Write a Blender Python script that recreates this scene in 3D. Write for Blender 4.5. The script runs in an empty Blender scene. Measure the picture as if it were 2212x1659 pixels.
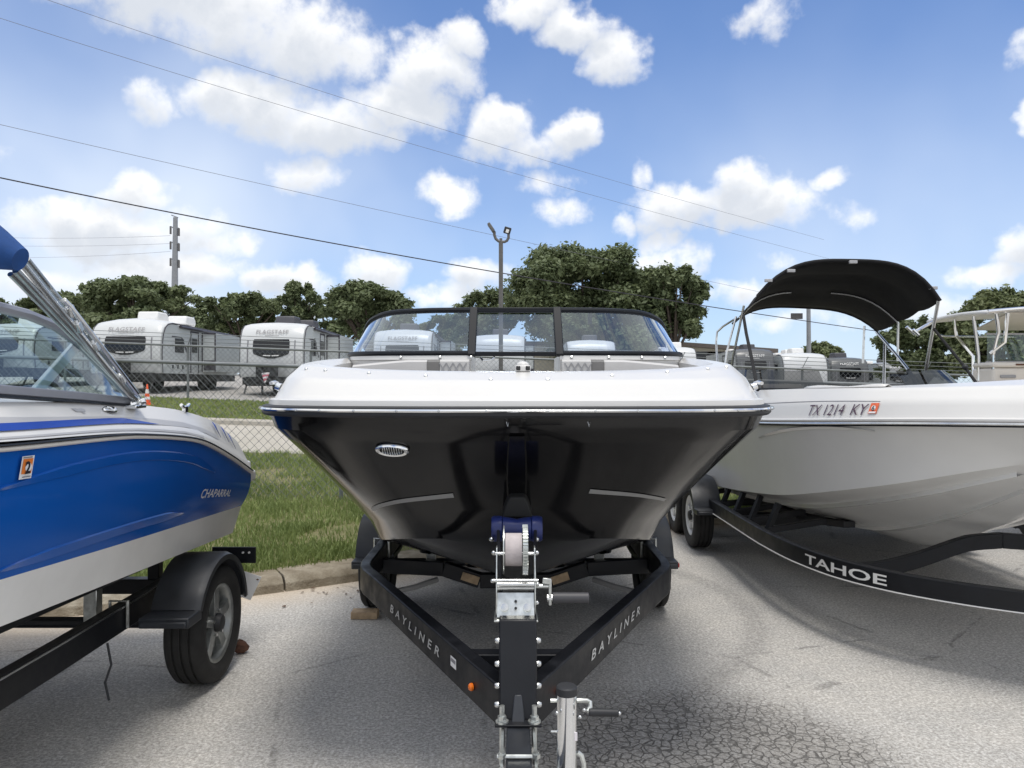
import bpy, math, random
import numpy as np
from mathutils import Vector, Matrix

random.seed(7)
RNG = np.random.default_rng(7)
SC = bpy.context.scene
COL = SC.collection

# ------------------------------------------------------------------ camera, sky, sun, exposure
EYE = 1.70
FPX = 1661.0                      # focal length in the 2212-pixel-wide measuring frame
def at(px, py, d):
    """a measured picture position at distance d metres -> a point of the place"""
    return Vector(((px - 1106.0) / FPX * d, d, EYE - (py - 829.5) / FPX * d))

cam_data = bpy.data.cameras.new('camera')
cam = bpy.data.objects.new('camera', cam_data)
COL.objects.link(cam)
cam.location = (0, 0, EYE)
cam.rotation_euler = (math.radians(90), 0, 0)
cam_data.sensor_width = 36.0
cam_data.lens = 36.0 * FPX / 2212.0
cam_data.clip_start = 0.05
cam_data.clip_end = 2000.0
SC.camera = cam

SUN_VEC = Vector((0.06, -0.20, 1.0)).normalized()
SUN_EL = math.asin(SUN_VEC.z)
SUN_AZ = math.atan2(SUN_VEC.x, SUN_VEC.y)
sun_data = bpy.data.lights.new('sun', 'SUN')
sun_data.energy = 1.45
sun_data.angle = math.radians(18.0)
sun_data.color = (1.0, 0.955, 0.89)
sun = bpy.data.objects.new('sun', sun_data)
COL.objects.link(sun)
sun.rotation_euler = SUN_VEC.to_track_quat('Z', 'Y').to_euler()
sun.location = (0, 0, 30)

SC.view_settings.view_transform = 'Standard'
SC.view_settings.look = 'None'
SC.view_settings.exposure = 0.58
SC.view_settings.gamma = 1.0
SC.view_settings.use_curve_mapping = False
SC.render.engine = 'CYCLES'
SC.cycles.max_bounces = 8
SC.cycles.transparent_max_bounces = 24

def px_dir(px, py):
    u = (px - 1106.0) / FPX
    v = (829.5 - py) / FPX
    az = math.atan(u)
    el = math.atan(v * math.cos(az))
    return az, el

# cumulus in the sky: azimuth / elevation of each heap and its half sizes (in the measuring frame)
CLOUDS = [
    (480, 20, 240, 95, 1.0), (640, 85, 170, 100, 1.0), (740, 135, 80, 60, .9), (300, -60, 300, 90, 1.0),
    (560, 225, 150, 75, 1.0), (700, 265, 190, 62, 1.0), (860, 235, 130, 70, 1.0), (930, 160, 110, 80, 1.0),
    (1000, 95, 55, 55, .85), (470, 195, 70, 50, .9), (860, 295, 60, 36, .6),
    (335, 222, 62, 46, .8), (655, 372, 75, 52, .62), (972, 414, 62, 38, .75),
    (1085, 280, 80, 62, 1.0), (1150, 320, 130, 45, .85), (1235, 295, 62, 52, 1.0), (1190, 395, 50, 26, .6),
    (1140, 15, 75, 55, .95), (1225, 70, 85, 52, .95), (1315, 130, 62, 56, .9),
    (1560, 445, 185, 55, 1.1), (1590, 395, 75, 55, 1.05), (1660, 430, 70, 60, 1.0), (1480, 450, 80, 40, .9),
    (1400, 382, 22, 30, .42), (1835, 468, 42, 34, .5), (1660, 30, 66, 46, .55), (1805, 385, 50, 20, .5), (1200, 455, 60, 34, .5),
    (235, 500, 190, 60, .95), (160, 475, 80, 52, 1.0), (290, 425, 70, 44, .9), (420, 585, 110, 38, .95), (500, 525, 60, 34, .75),
    (90, 600, 140, 40, .85), (400, 500, 90, 46, .7), (290, 580, 130, 34, .8),
    (620, 605, 90, 34, .95), (815, 592, 76, 50, .95), (1035, 605, 66, 40, .9), (960, 640, 90, 26, .7), (720, 650, 150, 30, .6),
    (1455, 572, 80, 48, .95), (1440, 520, 44, 40, .6), (1350, 490, 30, 20, .5), (1700, 560, 40, 22, .5), (1600, 640, 110, 26, .5),
    (2205, 265, 34, 40, .7), (2130, 592, 90, 26, .7), (2200, 545, 56, 48, .8), (2010, 660, 110, 28, .5), (1780, 690, 160, 26, .5),
    (2290, 100, 110, 70, .8), (-160, 300, 150, 80, .9), (-140, 560, 150, 60, .9), (2400, 420, 120, 70, .9),
]

def build_world():
    w = bpy.data.worlds.new('World')
    SC.world = w
    w.use_nodes = True
    nt = w.node_tree
    nt.nodes.clear()

    def group_density():
        g = bpy.data.node_groups.new('cloud_density', 'ShaderNodeTree')
        g.interface.new_socket('Dir', in_out='INPUT', socket_type='NodeSocketVector')
        g.interface.new_socket('Density', in_out='OUTPUT', socket_type='NodeSocketFloat')
        g.interface.new_socket('Above', in_out='OUTPUT', socket_type='NodeSocketFloat')
        N, L = g.nodes, g.links
        gi, go = N.new('NodeGroupInput'), N.new('NodeGroupOutput')
        def m(op, a, b=None, c=None, clamp=False):
            n = N.new('ShaderNodeMath'); n.operation = op; n.use_clamp = clamp
            for i, x in enumerate((a, b, c)):
                if x is None: continue
                if isinstance(x, (int, float)): n.inputs[i].default_value = x
                else: L.new(x, n.inputs[i])
            return n.outputs[0]
        def vm(op, a, b=None, c=None):
            n = N.new('ShaderNodeVectorMath'); n.operation = op
            for i, x in enumerate((a, b, c)):
                if x is None: continue
                if isinstance(x, tuple): n.inputs[i].default_value = x
                else: L.new(x, n.inputs[i])
            return n
        nz = N.new('ShaderNodeTexNoise'); nz.inputs['Scale'].default_value = 11.0
        nz.inputs['Detail'].default_value = 4.0; nz.inputs['Roughness'].default_value = 0.6
        L.new(gi.outputs['Dir'], nz.inputs['Vector'])
        off = vm('MULTIPLY_ADD', vm('SUBTRACT', nz.outputs['Color'], (.5, .5, .5)).outputs[0], (.08, .08, .07), gi.outputs['Dir'])
        sp = N.new('ShaderNodeSeparateXYZ'); L.new(off.outputs[0], sp.inputs[0])
        az = m('ARCTAN2', sp.outputs[0], sp.outputs[1])
        el = m('ARCSINE', sp.outputs[2])
        cb = N.new('ShaderNodeCombineXYZ'); L.new(az, cb.inputs[0]); L.new(el, cb.inputs[1])
        AE = cb.outputs[0]
        F = None; G = None
        for (px, py, rx, ry, s) in CLOUDS:
            a, e = px_dir(px, py)
            a1, e1 = px_dir(px + rx, py)
            a2, e2 = px_dir(px, py - ry)
            ra = max(abs(a1 - a) * .93, .008); re = max(abs(e2 - e) * .93, .006)
            n1 = vm('MULTIPLY_ADD', AE, (1 / ra, 1 / re, 0), (-a / ra, -e / re, 0)).outputs[0]
            q = vm('DOT_PRODUCT', n1, n1).outputs['Value']
            b = m('MULTIPLY_ADD', q, -.62 * s, s)
            F = b if F is None else m('MAXIMUM', F, b)
            if rx * ry > 2600:
                k = .75          # the same heap, looked up a little higher
                sh = vm('DOT_PRODUCT', n1, (0, -.62 * s * 2 * k, 0)).outputs['Value']
                b1 = m('ADD', b, sh)
                G = b1 if G is None else m('MAXIMUM', G, b1)
        big = N.new('ShaderNodeTexNoise'); big.inputs['Scale'].default_value = 3.2
        big.inputs['Detail'].default_value = 2.0
        L.new(off.outputs[0], big.inputs['Vector'])
        out = m('MULTIPLY', m('SUBTRACT', m('ABSOLUTE', az), .64), 6.0, clamp=True)
        up = m('MULTIPLY', m('SUBTRACT', el, .52), 6.0, clamp=True)
        msk = m('MAXIMUM', out, up)
        F2 = m('MULTIPLY_ADD', big.outputs[0], 3.2, -.95)
        F = m('MAXIMUM', F, m('MULTIPLY_ADD', m('SUBTRACT', F2, -.6), msk, -.6))
        F = m('MAXIMUM', F, -.8)
        fb = N.new('ShaderNodeTexNoise'); fb.inputs['Scale'].default_value = 19.0
        fb.inputs['Detail'].default_value = 7.0; fb.inputs['Roughness'].default_value = 0.6
        L.new(gi.outputs['Dir'], fb.inputs['Vector'])
        nn = m('MULTIPLY_ADD', fb.outputs[0], 2.3, -1.32)
        L.new(m('ADD', F, nn), go.inputs['Density'])
        L.new(m('ADD', m('MAXIMUM', G, -1.0), m('MULTIPLY', nn, .9)), go.inputs['Above'])
        return g

    g = group_density()
    N, L = nt.nodes, nt.links
    tc = N.new('ShaderNodeTexCoord')
    D = tc.outputs['Generated']
    gn = N.new('ShaderNodeGroup'); gn.node_tree = g; L.new(D, gn.inputs[0])
    d0, d1 = gn.outputs[0], gn.outputs[1]
    def mr(x, a, b, c, d_, smooth=True):
        n = N.new('ShaderNodeMapRange'); n.interpolation_type = 'SMOOTHSTEP' if smooth else 'LINEAR'
        L.new(x, n.inputs[0])
        for i, v in enumerate((a, b, c, d_)): n.inputs[i + 1].default_value = v
        return n.outputs[0]
    alpha = mr(d0, -.24, .72, 0, .97)
    shade = mr(d1, .05, 1.35, 0, 1)
    sky = N.new('ShaderNodeTexSky'); sky.sky_type = 'NISHITA'; sky.sun_disc = False
    sky.sun_elevation = SUN_EL; sky.sun_rotation = SUN_AZ
    sky.altitude = 200; sky.air_density = 1.0; sky.dust_density = 0.3; sky.ozone_density = 3.0
    # thin veil of haze, denser towards the horizon
    sp = N.new('ShaderNodeSeparateXYZ'); L.new(D, sp.inputs[0])
    veil = mr(sp.outputs[2], 0.0, .50, .66, .06)
    hv = N.new('ShaderNodeMath'); hv.operation = 'MAXIMUM'
    L.new(veil, hv.inputs[0]); L.new(mr(sp.outputs[2], .58, .85, 0, .60), hv.inputs[1])
    veil = hv.outputs[0]
    # a broad sheet of thin cirrus low in the south-west of the view
    cd = N.new('ShaderNodeVectorMath'); cd.operation = 'DISTANCE'; L.new(D, cd.inputs[0]); cd.inputs[1].default_value = (-.50, .84, .20)
    hz = N.new('ShaderNodeMath'); hz.operation = 'ADD'; L.new(veil, hz.inputs[0]); L.new(mr(cd.outputs['Value'], .05, .48, .34, 0), hz.inputs[1])
    veil = hz.outputs[0]
    wn = N.new('ShaderNodeTexNoise'); wn.inputs['Scale'].default_value = 2.3; wn.inputs['Detail'].default_value = 4
    L.new(D, wn.inputs['Vector'])
    wv = N.new('ShaderNodeMath'); wv.operation = 'MULTIPLY'
    L.new(veil, wv.inputs[0]); L.new(mr(wn.outputs[0], .3, .7, .55, 1.35), wv.inputs[1])
    m0 = N.new('ShaderNodeMix'); m0.data_type = 'RGBA'
    tn = N.new('ShaderNodeMix'); tn.data_type = 'RGBA'; tn.blend_type = 'MULTIPLY'; tn.inputs['Factor'].default_value = 1.0
    L.new(sky.outputs[0], tn.inputs['A']); tn.inputs['B'].default_value = (.53, .72, .96, 1)
    L.new(wv.outputs[0], m0.inputs['Factor']); L.new(tn.outputs['Result'], m0.inputs['A'])
    m0.inputs['B'].default_value = (4.9, 5.5, 6.4, 1)
    mc = N.new('ShaderNodeMix'); mc.data_type = 'RGBA'
    L.new(shade, mc.inputs['Factor'])
    mc.inputs['A'].default_value = (6.9, 6.9, 6.85, 1)
    mc.inputs['B'].default_value = (4.5, 4.75, 5.15, 1)
    m1 = N.new('ShaderNodeMix'); m1.data_type = 'RGBA'
    L.new(alpha, m1.inputs['Factor']); L.new(m0.outputs['Result'], m1.inputs['A']); L.new(mc.outputs['Result'], m1.inputs['B'])
    bg = N.new('ShaderNodeBackground'); bg.inputs['Strength'].default_value = 0.11
    L.new(m1.outputs['Result'], bg.inputs['Color'])
    o = N.new('ShaderNodeOutputWorld'); L.new(bg.outputs[0], o.inputs[0])
    w.cycles.sampling_method = 'MANUAL'
    w.cycles.sample_map_resolution = 512
build_world()

# ------------------------------------------------------------------ materials
MATS = {}
def mat(name, col, rough=.5, metal=0.0, coat=0.0, var=0.0, vscale=6.0, bump=0.0, bscale=60.0, spec=.5, dirt=None, rvar=0.0):
    m = bpy.data.materials.new(name); m.use_nodes = True
    nt = m.node_tree; N, L = nt.nodes, nt.links
    p = N['Principled BSDF']
    p.inputs['Base Color'].default_value = (*col, 1)
    p.inputs['Roughness'].default_value = rough
    p.inputs['Metallic'].default_value = metal
    p.inputs['Specular IOR Level'].default_value = spec
    p.inputs['Coat Weight'].default_value = coat
    p.inputs['Coat Roughness'].default_value = .06
    tc = N.new('ShaderNodeTexCoord')
    if var or dirt or rvar:
        nz = N.new('ShaderNodeTexNoise'); nz.inputs['Scale'].default_value = vscale
        nz.inputs['Detail'].default_value = 6; nz.inputs['Roughness'].default_value = .6
        L.new(tc.outputs['Object'], nz.inputs['Vector'])
        rp = N.new('ShaderNodeMapRange'); L.new(nz.outputs[0], rp.inputs[0])
        rp.inputs[1].default_value = .3; rp.inputs[2].default_value = .7
        mx = N.new('ShaderNodeMix'); mx.data_type = 'RGBA'
        L.new(rp.outputs[0], mx.inputs['Factor'])
        lo = dirt if dirt else tuple(c * (1 - var) for c in col)
        hi = tuple(min(1, c * (1 + var)) for c in col)
        mx.inputs['A'].default_value = (*lo, 1); mx.inputs['B'].default_value = (*hi, 1)
        L.new(mx.outputs['Result'], p.inputs['Base Color'])
        if rvar:
            rr = N.new('ShaderNodeMapRange'); L.new(nz.outputs[0], rr.inputs[0])
            rr.inputs[1].default_value = .3; rr.inputs[2].default_value = .7
            rr.inputs[3].default_value = max(.02, rough - rvar); rr.inputs[4].default_value = rough + rvar
            L.new(rr.outputs[0], p.inputs['Roughness'])
    if bump:
        nb = N.new('ShaderNodeTexNoise'); nb.inputs['Scale'].default_value = bscale; nb.inputs['Detail'].default_value = 4
        L.new(tc.outputs['Object'], nb.inputs['Vector'])
        bp = N.new('ShaderNodeBump'); bp.inputs['Strength'].default_value = bump; bp.inputs['Distance'].default_value = .01
        L.new(nb.outputs[0], bp.inputs['Height']); L.new(bp.outputs[0], p.inputs['Normal'])
    MATS[name] = m
    return m

mat('gel_black', (.0045, .0045, .005), .13, coat=.0, rvar=.05, vscale=2.5, bump=.012, bscale=7)
mat('gel_white', (.655, .647, .63), .24, var=.02, vscale=3, bump=.01, bscale=5)
mat('gel_cream', (.66, .62, .56), .35, var=.03)
mat('gel_band', (.60, .58, .55), .3, var=.04)
mat('gel_blue', (.008, .10, .43), .09, var=.05, vscale=2)
mat('stripe_blue', (.010, .05, .33), .2)
mat('gel_grey_white', (.74, .735, .715), .14, var=.03, vscale=2.2, rvar=.06, bump=.02, bscale=4)
mat('gel_lower', (.82, .81, .78), .2, var=.06, vscale=3)
mat('decal_grey', (.23, .23, .225), .35)
mat('decal_silver', (.42, .42, .43), .4)
mat('chrome', (.82, .83, .84), .10, metal=1)
mat('steel', (.62, .63, .63), .24, metal=1, var=.12, vscale=20)
mat('zinc', (.60, .62, .60), .34, metal=.9, var=.25, vscale=30, bump=.05, bscale=90)
mat('alu', (.66, .66, .68), .3, metal=.9, var=.08, vscale=10)
mat('frame_grey', (.33, .34, .38), .4, metal=.3, var=.05)
mat('frame_black', (.007, .009, .013), .42, var=.1, spec=.25)
mat('paint_black', (.0085, .0095, .0125), .45, spec=.32, var=.25, vscale=9, bump=.04, bscale=120, rvar=.12)
mat('plastic_black', (.018, .019, .022), .55, var=.3, vscale=12, bump=.08, bscale=150)
mat('fender', (.022, .025, .031), .42, var=.35, vscale=7, rvar=.12)
mat('rubber', (.017, .0165, .016), .8, var=.35, vscale=14, bump=.12, bscale=90)
mat('canvas_black', (.010, .010, .011), .9, var=.35, vscale=5, bump=.25, bscale=14)
mat('canvas_blue', (.006, .06, .23), .8, var=.25, vscale=8, bump=.4, bscale=10)
mat('cushion', (.52, .51, .50), .6, var=.05, bump=.04, bscale=60)
mat('cushion_line', (.30, .30, .31), .6)
mat('cushion_dark', (.17, .165, .16), .7, var=.12)
mat('roller_blue', (.012, .022, .115), .35, var=.2, vscale=14)
mat('strap', (.50, .45, .45), .8, var=.12, vscale=30, bump=.15, bscale=120)
mat('grip', (.05, .05, .055), .5)
mat('amber', (.75, .16, .01), .25)
mat('red_lens', (.35, .015, .012), .3)
mat('white_paint', (.80, .80, .78), .35, var=.05)
mat('rim_white', (.70, .71, .72), .35, var=.06)
mat('rim_alu', (.33, .34, .33), .4, metal=.7, var=.2, vscale=25)
mat('paper', (.78, .78, .78), .6)
mat('ink', (.015, .013, .02), .6)
mat('ink_grey', (.22, .22, .24), .5)
mat('letter_silver', (.55, .56, .56), .35, metal=.3)
mat('letter_white', (.80, .80, .79), .45)
mat('letter_plum', (.07, .03, .06), .5)
mat('sticker_orange', (.72, .20, .035), .5)
mat('sticker_red', (.75, .14, .05), .5, var=.15, vscale=50)
mat('wood', (.40, .29, .18), .75, var=.3, vscale=18, bump=.2, bscale=40)
mat('rust', (.11, .05, .03), .85, var=.5, vscale=30, bump=.3)
mat('galv', (.20, .215, .22), .5, metal=.45, var=.15, vscale=8)
mat('galv_wire', (.22, .235, .24), .55, metal=.4)
mat('cone_orange', (.80, .11, .025), .5, var=.12, vscale=10)
mat('cone_white', (.75, .74, .72), .4, var=.1)
mat('rv_white', (.60, .615, .62), .3, var=.03, vscale=1.5)
mat('rv_side', (.52, .55, .55), .35, var=.04, vscale=1.2)
mat('rv_lower', (.50, .53, .52), .35, var=.06, vscale=2)
mat('rv_grey', (.10, .105, .11), .32, var=.08)
mat('rv_grey_light', (.24, .25, .26), .32, var=.08)
mat('rv_dark', (.012, .013, .014), .5, var=.2)
mat('rv_trim', (.05, .045, .055), .4)
mat('rv_window', (.008, .009, .011), .06)
mat('rv_roof', (.76, .75, .73), .6, var=.08)
mat('rv_ac_white', (.75, .75, .74), .45, var=.04)
mat('rv_ac_dark', (.06, .06, .07), .5, var=.1)
mat('letter_rv', (.28, .27, .28), .5)
mat('pole_grey', (.27, .28, .29), .5, metal=.3, var=.1, vscale=3)
mat('pole_dark', (.13, .125, .12), .5, metal=.2, var=.15)
mat('wire_dark', (.025, .022, .03), .6)
mat('wire_soft', (.16, .16, .18), .6)
mat('wire_faint', (.42, .44, .48), .6)
mat('bark', (.075, .058, .045), .9, var=.4, vscale=6, bump=.6, bscale=9)
mat('wall_cream', (.50, .47, .38), .7, var=.06, vscale=2)
mat('roof_brown', (.13, .11, .095), .6, var=.1)
mat('flag_red', (.62, .16, .22), .8, var=.15, vscale=20)
mat('flag_white', (.78, .74, .76), .8)
mat('interior', (.58, .57, .555), .5, var=.05)
mat('interior_dark', (.045, .045, .05), .5, var=.1)
mat('bumper', (.006, .006, .006), .7)
mat('litter', (.10, .055, .03), .9, var=.5)

def glass_mat(name, tint, gloss_boost=1.0, rough=.0):
    m = bpy.data.materials.new(name); m.use_nodes = True
    nt = m.node_tree; N, L = nt.nodes, nt.links; N.clear()
    o = N.new('ShaderNodeOutputMaterial')
    t = N.new('ShaderNodeBsdfTransparent'); t.inputs[0].default_value = (*tint, 1)
    g = N.new('ShaderNodeBsdfGlossy'); g.inputs['Roughness'].default_value = rough
    g.inputs['Color'].default_value = (.82, .91, 1, 1)
    f = N.new('ShaderNodeFresnel')
    ge = N.new('ShaderNodeNewGeometry'); io = N.new('ShaderNodeMath'); io.operation = 'MULTIPLY_ADD'
    L.new(ge.outputs['Backfacing'], io.inputs[0]); io.inputs[1].default_value = 1 / 1.5 - 1.5; io.inputs[2].default_value = 1.5
    L.new(io.outputs[0], f.inputs[0])          # a thin sheet reflects alike from both faces
    k = N.new('ShaderNodeMath'); k.operation = 'MULTIPLY'; k.use_clamp = True
    L.new(f.outputs[0], k.inputs[0]); k.inputs[1].default_value = gloss_boost
    mx = N.new('ShaderNodeMixShader')
    L.new(k.outputs[0], mx.inputs[0]); L.new(t.outputs[0], mx.inputs[1]); L.new(g.outputs[0], mx.inputs[2])
    L.new(mx.outputs[0], o.inputs[0])
    MATS[name] = m
glass_mat('glass_tint', (.72, .79, .88), 3.4)
glass_mat('glass_teal', (.58, .72, .72), 1.6)
glass_mat('glass_smoke', (.34, .325, .31), 1.0)
glass_mat('glass_clear', (.85, .9, .88), 1.2)

def asphalt_mat():
    am = bpy.data.materials.new('asphalt'); am.use_nodes = True
    nt = am.node_tree; N, L = nt.nodes, nt.links
    p = N['Principled BSDF']; p.inputs['Roughness'].default_value = .85
    p.inputs['Specular IOR Level'].default_value = .3
    tc = N.new('ShaderNodeTexCoord'); V = tc.outputs['Object']
    def noise(s, det=4, r=.6):
        n = N.new('ShaderNodeTexNoise'); n.inputs['Scale'].default_value = s
        n.inputs['Detail'].default_value = det; n.inputs['Roughness'].default_value = r
        L.new(V, n.inputs['Vector']); return n
    def mr(x, a, b, c, d, sm=True):
        n = N.new('ShaderNodeMapRange'); n.interpolation_type = 'SMOOTHSTEP' if sm else 'LINEAR'
        L.new(x, n.inputs[0])
        for i, v in enumerate((a, b, c, d)): n.inputs[i + 1].default_value = v
        return n.outputs[0]
    def mix(f, a, b, blend='MIX'):
        n = N.new('ShaderNodeMix'); n.data_type = 'RGBA'; n.blend_type = blend
        if isinstance(f, float): n.inputs['Factor'].default_value = f
        else: L.new(f, n.inputs['Factor'])
        for k, x in (('A', a), ('B', b)):
            if isinstance(x, tuple): n.inputs[k].default_value = (*x, 1)
            else: L.new(x, n.inputs[k])
        return n.outputs['Result']
    def m(op, a, b=None, clamp=False):
        n = N.new('ShaderNodeMath'); n.operation = op; n.use_clamp = clamp
        for i, x in enumerate((a, b)):
            if x is None: continue
            if isinstance(x, (int, float)): n.inputs[i].default_value = x
            else: L.new(x, n.inputs[i])
        return n.outputs[0]
    n1 = noise(62, 3, .75); n2 = noise(24, 5, .65); n3 = noise(.75, 5, .6); n4 = noise(3.2, 6, .65)
    vo = N.new('ShaderNodeTexVoronoi'); vo.inputs['Scale'].default_value = 85; L.new(V, vo.inputs['Vector'])
    base = mix(mr(n3.outputs[0], .32, .68, 0, 1), (0.499, 0.477, 0.445), (0.669, 0.628, 0.563))
    base = mix(mr(n4.outputs[0], .35, .75, 0, .55), base, (0.425, 0.412, 0.391))
    # aggregate: pale and dark chips
    base = mix(mr(n1.outputs[0], .36, .66, 0, 1), mix(.48, base, (0.122, 0.116, 0.112)), mix(.45, base, (0.850, 0.850, 0.840)))
    base = mix(mr(n2.outputs[0], .38, .62, .0, .30), base, (0.254, 0.246, 0.233))
    chip = m('LESS_THAN', vo.outputs['Distance'], .16)
    sel = N.new('ShaderNodeSeparateColor'); L.new(vo.outputs['Color'], sel.inputs[0])
    base = mix(m('MULTIPLY', chip, m('GREATER_THAN', sel.outputs[0], .72)), base, (0.850, 0.850, 0.840))
    base = mix(m('MULTIPLY', chip, m('GREATER_THAN', sel.outputs[1], .88)), base, (0.154, 0.102, 0.081))
    sp = N.new('ShaderNodeSeparateXYZ'); L.new(V, sp.inputs[0])
    def blob(x, y, rx, ry, wob=.5):
        a = m('DIVIDE', m('SUBTRACT', sp.outputs[0], x), rx)
        b = m('DIVIDE', m('SUBTRACT', sp.outputs[1], y), ry)
        q = m('ADD', m('MULTIPLY', a, a), m('MULTIPLY', b, b))
        q = m('ADD', q, m('MULTIPLY', m('SUBTRACT', n4.outputs[0], .5), 2.2 * wob))
        return q
    # worn, oil-darkened patch with alligator cracking beside the tongue
    q = blob(.85, 3.35, .95, .95)
    patch = mr(q, .35, 1.25, 1, 0)
    base = mix(m('MULTIPLY', patch, .42), base, (0.083, 0.078, 0.074))
    q2 = blob(.05, 2.6, .5, 1.0)
    base = mix(m('MULTIPLY', mr(q2, .2, 1.2, 1, 0), .45), base, (0.074, 0.072, 0.071))
    # warm dirt washed against the kerb
    kx = m('SUBTRACT', sp.outputs[1], m('MULTIPLY', sp.outputs[0], .74))
    kerbd = mr(m('ADD', kx, m('MULTIPLY', n4.outputs[0], .5)), 7.1, 8.1, 0, .6)
    base = mix(kerbd, base, (0.656, 0.531, 0.386))
    # black tyre scrub arc
    dx = m('SUBTRACT', sp.outputs[0], -.35); dy = m('SUBTRACT', sp.outputs[1], 5.9)
    rr = m('SQRT', m('ADD', m('MULTIPLY', dx, dx), m('MULTIPLY', dy, dy)))
    ring = m('MULTIPLY', mr(m('ABSOLUTE', m('SUBTRACT', rr, 2.12)), .03, .13, 1, 0), mr(n2.outputs[0], .3, .7, .25, .75))
    ring = m('MULTIPLY', ring, mr(sp.outputs[1], 3.9, 4.6, 0, 1))
    ring = m('MULTIPLY', ring, mr(sp.outputs[0], .6, 1.2, 0, 1))
    base = mix(m('MULTIPLY', ring, .55), base, (0.166, 0.162, 0.160))
    # cracks
    wv = N.new('ShaderNodeVectorMath'); wv.operation = 'MULTIPLY_ADD'
    nw = noise(11, 3); L.new(nw.outputs['Color'], wv.inputs[0]); wv.inputs[1].default_value = (.055, .055, .0); L.new(V, wv.inputs[2])
    ck = N.new('ShaderNodeTexVoronoi'); ck.feature = 'DISTANCE_TO_EDGE'; ck.inputs['Scale'].default_value = 21
    L.new(wv.outputs[0], ck.inputs['Vector'])
    crack = m('MULTIPLY', mr(m('SUBTRACT', ck.outputs['Distance'], m('MULTIPLY', m('SUBTRACT', n2.outputs[0], .5), .16)), .0, .10, 1, 0), mr(m('ADD', q, m('MULTIPLY', m('SUBTRACT', n2.outputs[0], .5), 2.4)), .35, 1.35, 1, 0))
    ck2 = N.new('ShaderNodeTexVoronoi'); ck2.feature = 'DISTANCE_TO_EDGE'; ck2.inputs['Scale'].default_value = .55
    L.new(wv.outputs[0], ck2.inputs['Vector'])
    crack2 = m('MULTIPLY', mr(ck2.outputs['Distance'], .003, .009, 1, 0), mr(n4.outputs[0], .45, .6, 0, .5))
    cr = m('MAXIMUM', crack, crack2)
    base = mix(m('MULTIPLY', cr, .66), base, (0.042, 0.040, 0.037))
    L.new(base, p.inputs['Base Color'])
    h = m('SUBTRACT', m('ADD', m('MULTIPLY', n1.outputs[0], .6), m('MULTIPLY', n2.outputs[0], .5)), m('MULTIPLY', cr, 1.1))
    bp = N.new('ShaderNodeBump'); bp.inputs['Strength'].default_value = .6; bp.inputs['Distance'].default_value = .012
    L.new(h, bp.inputs['Height']); L.new(bp.outputs[0], p.inputs['Normal'])
    MATS['asphalt'] = am
asphalt_mat()

def two_noise(name, a, b, c, s1, s2, rough=.9, bump=.3, bscale=40):
    m = bpy.data.materials.new(name); m.use_nodes = True
    nt = m.node_tree; N, L = nt.nodes, nt.links
    p = N['Principled BSDF']; p.inputs['Roughness'].default_value = rough; p.inputs['Specular IOR Level'].default_value = .25
    tc = N.new('ShaderNodeTexCoord')
    def nz(s):
        n = N.new('ShaderNodeTexNoise'); n.inputs['Scale'].default_value = s; n.inputs['Detail'].default_value = 6
        L.new(tc.outputs['Object'], n.inputs['Vector'])
        r = N.new('ShaderNodeMapRange'); L.new(n.outputs[0], r.inputs[0]); r.inputs[1].default_value = .32; r.inputs[2].default_value = .68
        return r.outputs[0], n
    f1, _ = nz(s1); f2, n2 = nz(s2)
    m1 = N.new('ShaderNodeMix'); m1.data_type = 'RGBA'; L.new(f1, m1.inputs['Factor'])
    m1.inputs['A'].default_value = (*a, 1); m1.inputs['B'].default_value = (*b, 1)
    m2 = N.new('ShaderNodeMix'); m2.data_type = 'RGBA'; m2.inputs['B'].default_value = (*c, 1)
    hf = N.new('ShaderNodeMath'); hf.operation = 'MULTIPLY'; hf.inputs[1].default_value = .6; L.new(f2, hf.inputs[0])
    L.new(hf.outputs[0], m2.inputs['Factor']); L.new(m1.outputs['Result'], m2.inputs['A'])
    L.new(m2.outputs['Result'], p.inputs['Base Color'])
    nb = N.new('ShaderNodeTexNoise'); nb.inputs['Scale'].default_value = bscale; L.new(tc.outputs['Object'], nb.inputs['Vector'])
    bp = N.new('ShaderNodeBump'); bp.inputs['Strength'].default_value = bump; bp.inputs['Distance'].default_value = .02
    L.new(nb.outputs[0], bp.inputs['Height']); L.new(bp.outputs[0], p.inputs['Normal'])
    MATS[name] = m
two_noise('soil', (.15, .155, .065), (.25, .215, .125), (.12, .125, .05), 2.5, 30)
two_noise('concrete', (.42, .395, .34), (.50, .47, .42), (.34, .31, .26), 1.2, 22, bump=.25)
two_noise('kerb', (.27, .23, .17), (.46, .42, .34), (.15, .12, .08), 2.2, 11, bump=.5, bscale=60)
two_noise('lot', (.36, .345, .325), (.44, .42, .39), (.30, .285, .27), .35, 9, bump=.2)

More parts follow.
